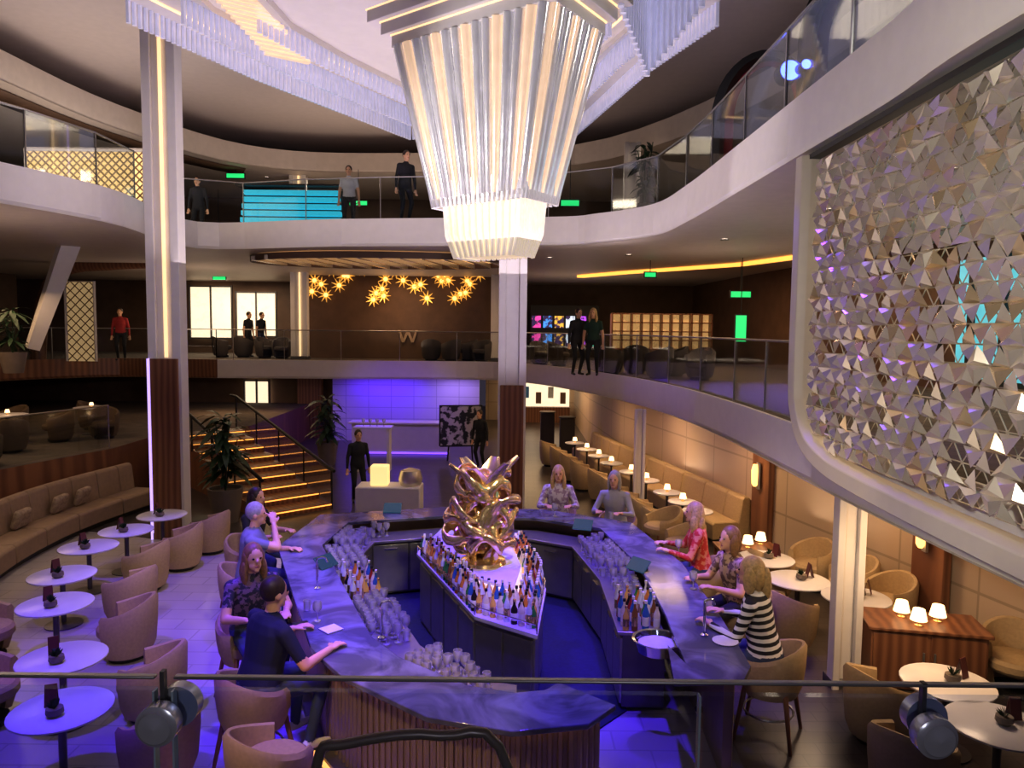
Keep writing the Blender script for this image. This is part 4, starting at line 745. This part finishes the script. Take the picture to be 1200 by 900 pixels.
stander('person walking past the bright shop windows, right one',305,0,29.4,3.0,(1,-.4),shirt=DK,pants=JEAN)
# ---------------------------------------------------------------- lights
def spot(x,y,z,tx,ty,tz,e,c,ang=70,r=.12,bl=.6):
    l=bpy.data.lights.new('spot','SPOT'); l.energy=e; l.color=c; l.spot_size=R(ang); l.spot_blend=bl; l.shadow_soft_size=r; o=bpy.data.objects.new('spot',l); col.objects.link(o); o.location=(x,y,z); o.rotation_euler=(V((tx,ty,tz))-V((x,y,z))).to_track_quat('-Z','Y').to_euler()
def area(x,y,z,e,c,sx,sy,dn=True):
    l=bpy.data.lights.new('area','AREA'); l.energy=e; l.color=c; l.shape='RECTANGLE'; l.size=sx; l.size_y=sy; o=bpy.data.objects.new('area',l); col.objects.link(o); o.location=(x,y,z); o.rotation_euler=(0 if dn else PI,0,0)
VI=(.10,.018,1); WA=(1,.66,.36); NE=(1,.80,.60)
spot(-5.0,6,8.6,-4.2,7.8,0,3000,VI,46,bl=.7); spot(-4.6,11,8.6,-4.8,11.6,0,2200,VI,38,bl=.7); spot(-3,5,8.6,-2.8,5.4,0,1200,VI,34,bl=.7)
spot(-2.0,9,8.6,-1.6,9.0,1,4400,(.10,.025,1),42,bl=.7); spot(1.7,9,8.6,1.5,9.4,1,4000,(.10,.025,1),37,bl=.7); spot(0,14,8.6,0,11.8,1,2500,(.10,.03,1),42,bl=.7); spot(.4,5.5,8.4,.0,6.5,1,2600,(.10,.025,1),38,bl=.7); spot(3,9,5.9,4.2,5.5,0,140,VI,70)
spot(.3,3.2,6,2.85,8.3,1.35,470,NE,30); spot(.5,5,6.2,2.85,10.6,1.35,430,NE,24); spot(-.6,3.2,6,-2.95,8.3,1.3,460,NE,30); spot(-1,5,6.2,-3.7,10.2,1.3,380,NE,24); spot(0,7,6,1.2,13,1.4,360,NE,24)  # warm key spots added for the guests, no fixtures there
spot(-7,8,8.6,-9.2,13.8,.5,560,NE,40,bl=.8); spot(-3.0,3.2,6,-1.2,5.7,.2,1050,(1,.62,.22),34)
spot(-5.6,8.6,6.6,-6.8,10.9,.6,200,NE,56,bl=.9); spot(-5.2,3.5,6.2,-5.2,8.2,.6,130,NE,40)
spot(-.6,5,6,-1.1,7.4,1,240,NE,22); spot(1.2,6,6,1.55,9.4,1,240,NE,24); spot(-1,7,6,-2.1,9.3,1,240,NE,26); spot(0,2.5,5.2,.0,8.0,.6,260,NE,18); spot(.6,4.5,6,-.25,9.3,1.1,520,(1,.78,.48),22)  # spots added to brighten the glass rows, island front and bottles
area(-4.6,26.4,2.38,75,(.11,.03,1),2.6,.8); area(-2.0,26.4,2.38,30,(.4,.26,1),1.4,.8); spot(-3.5,19,5.8,-3.8,24.5,.5,520,(.15,.05,1),50)
for x,y in((4.4,7.5),(4.5,10.5),(3.7,14),(2.9,17.5),(1.9,21)): area(x,y,2.42,34,WA,.5,.5)
area(1,28.5,2.4,120,WA,3,4); area(-12.5,16.5,5.0,110,(1,.66,.38),3,4); area(-9,24.5,2.4,34,WA,3,1); area(-11.5,30.5,6.05,140,(1,.80,.58),4,2)  # second area is added fill over the dark terrace
for x,y,e in((-10,26,70),(-4.3,26.8,60),(2,25,80),(5.2,22.5,110),(6.5,17,95),(6.5,11,60),(6,6,45)): area(x,y,6.03,e,(1,.64,.35),2,1.2)
for x,y in((-13,20),(-6,28),(2,27),(-10,14),(5,22),(5.5,13)): area(x,y,9.55,85,NE,2,2)
area(-2,13,5.4,300,(.95,.82,.90),9,8,False); area(-9.8,18,7.0,120,(1,.84,.74),3,6,False); area(-4,24,7.2,110,(1,.78,.62),8,3,False)  # unseen upward areas added to lighten the ceilings
for x,y,e in((6.5,12,26),(5,18,24),(-4.3,26.8,22),(-11,25,28),(2.5,27,20),(6.5,8,18),(-10,13,34)): area(x,y,3.5,e,(1,.76,.58),2,1.5,False)  # more unseen upward fill, added for the gallery soffits
for x,y in((5,8),(4.6,12),(3.6,17)): area(x,y,1.0,8,(1,.8,.62),1.2,1.2,False)
spot(-1,2.5,4.8,4.0,6.2,4.5,520,(1,.92,.80),62); spot(-3,8,6,.2,10,7,340,(1,.93,.93),60); spot(4.2,7,7.2,.2,10.3,6.8,240,(1,.92,.85),50); spot(1,5.5,5.8,-.3,9.9,1.9,1000,(1,.84,.58),22); spot(2.2,11.5,4.6,0,16.6,4.6,360,(.85,.75,1),34)  # includes spots added to brighten the chandelier, sculpture and centre column
spot(-4,13,5,3.3,16,2.8,260,(.2,.07,1),36); spot(-2,5,5,-6.7,14.5,6,560,(.92,.84,1),36); spot(0,-1.2,4.3,0,1,3.6,28,(.85,.85,1),120)  # last spot is added behind the camera to brighten the near clamps
w=bpy.data.worlds.new('world'); sc.world=w; w.use_nodes=True; w.node_tree.nodes['Background'].inputs[0].default_value=(.6,.5,.75,1); w.node_tree.nodes['Background'].inputs[1].default_value=.06
sc.view_settings.view_transform='Standard'; sc.view_settings.look='None'; sc.view_settings.exposure=.2; sc.view_settings.gamma=.86
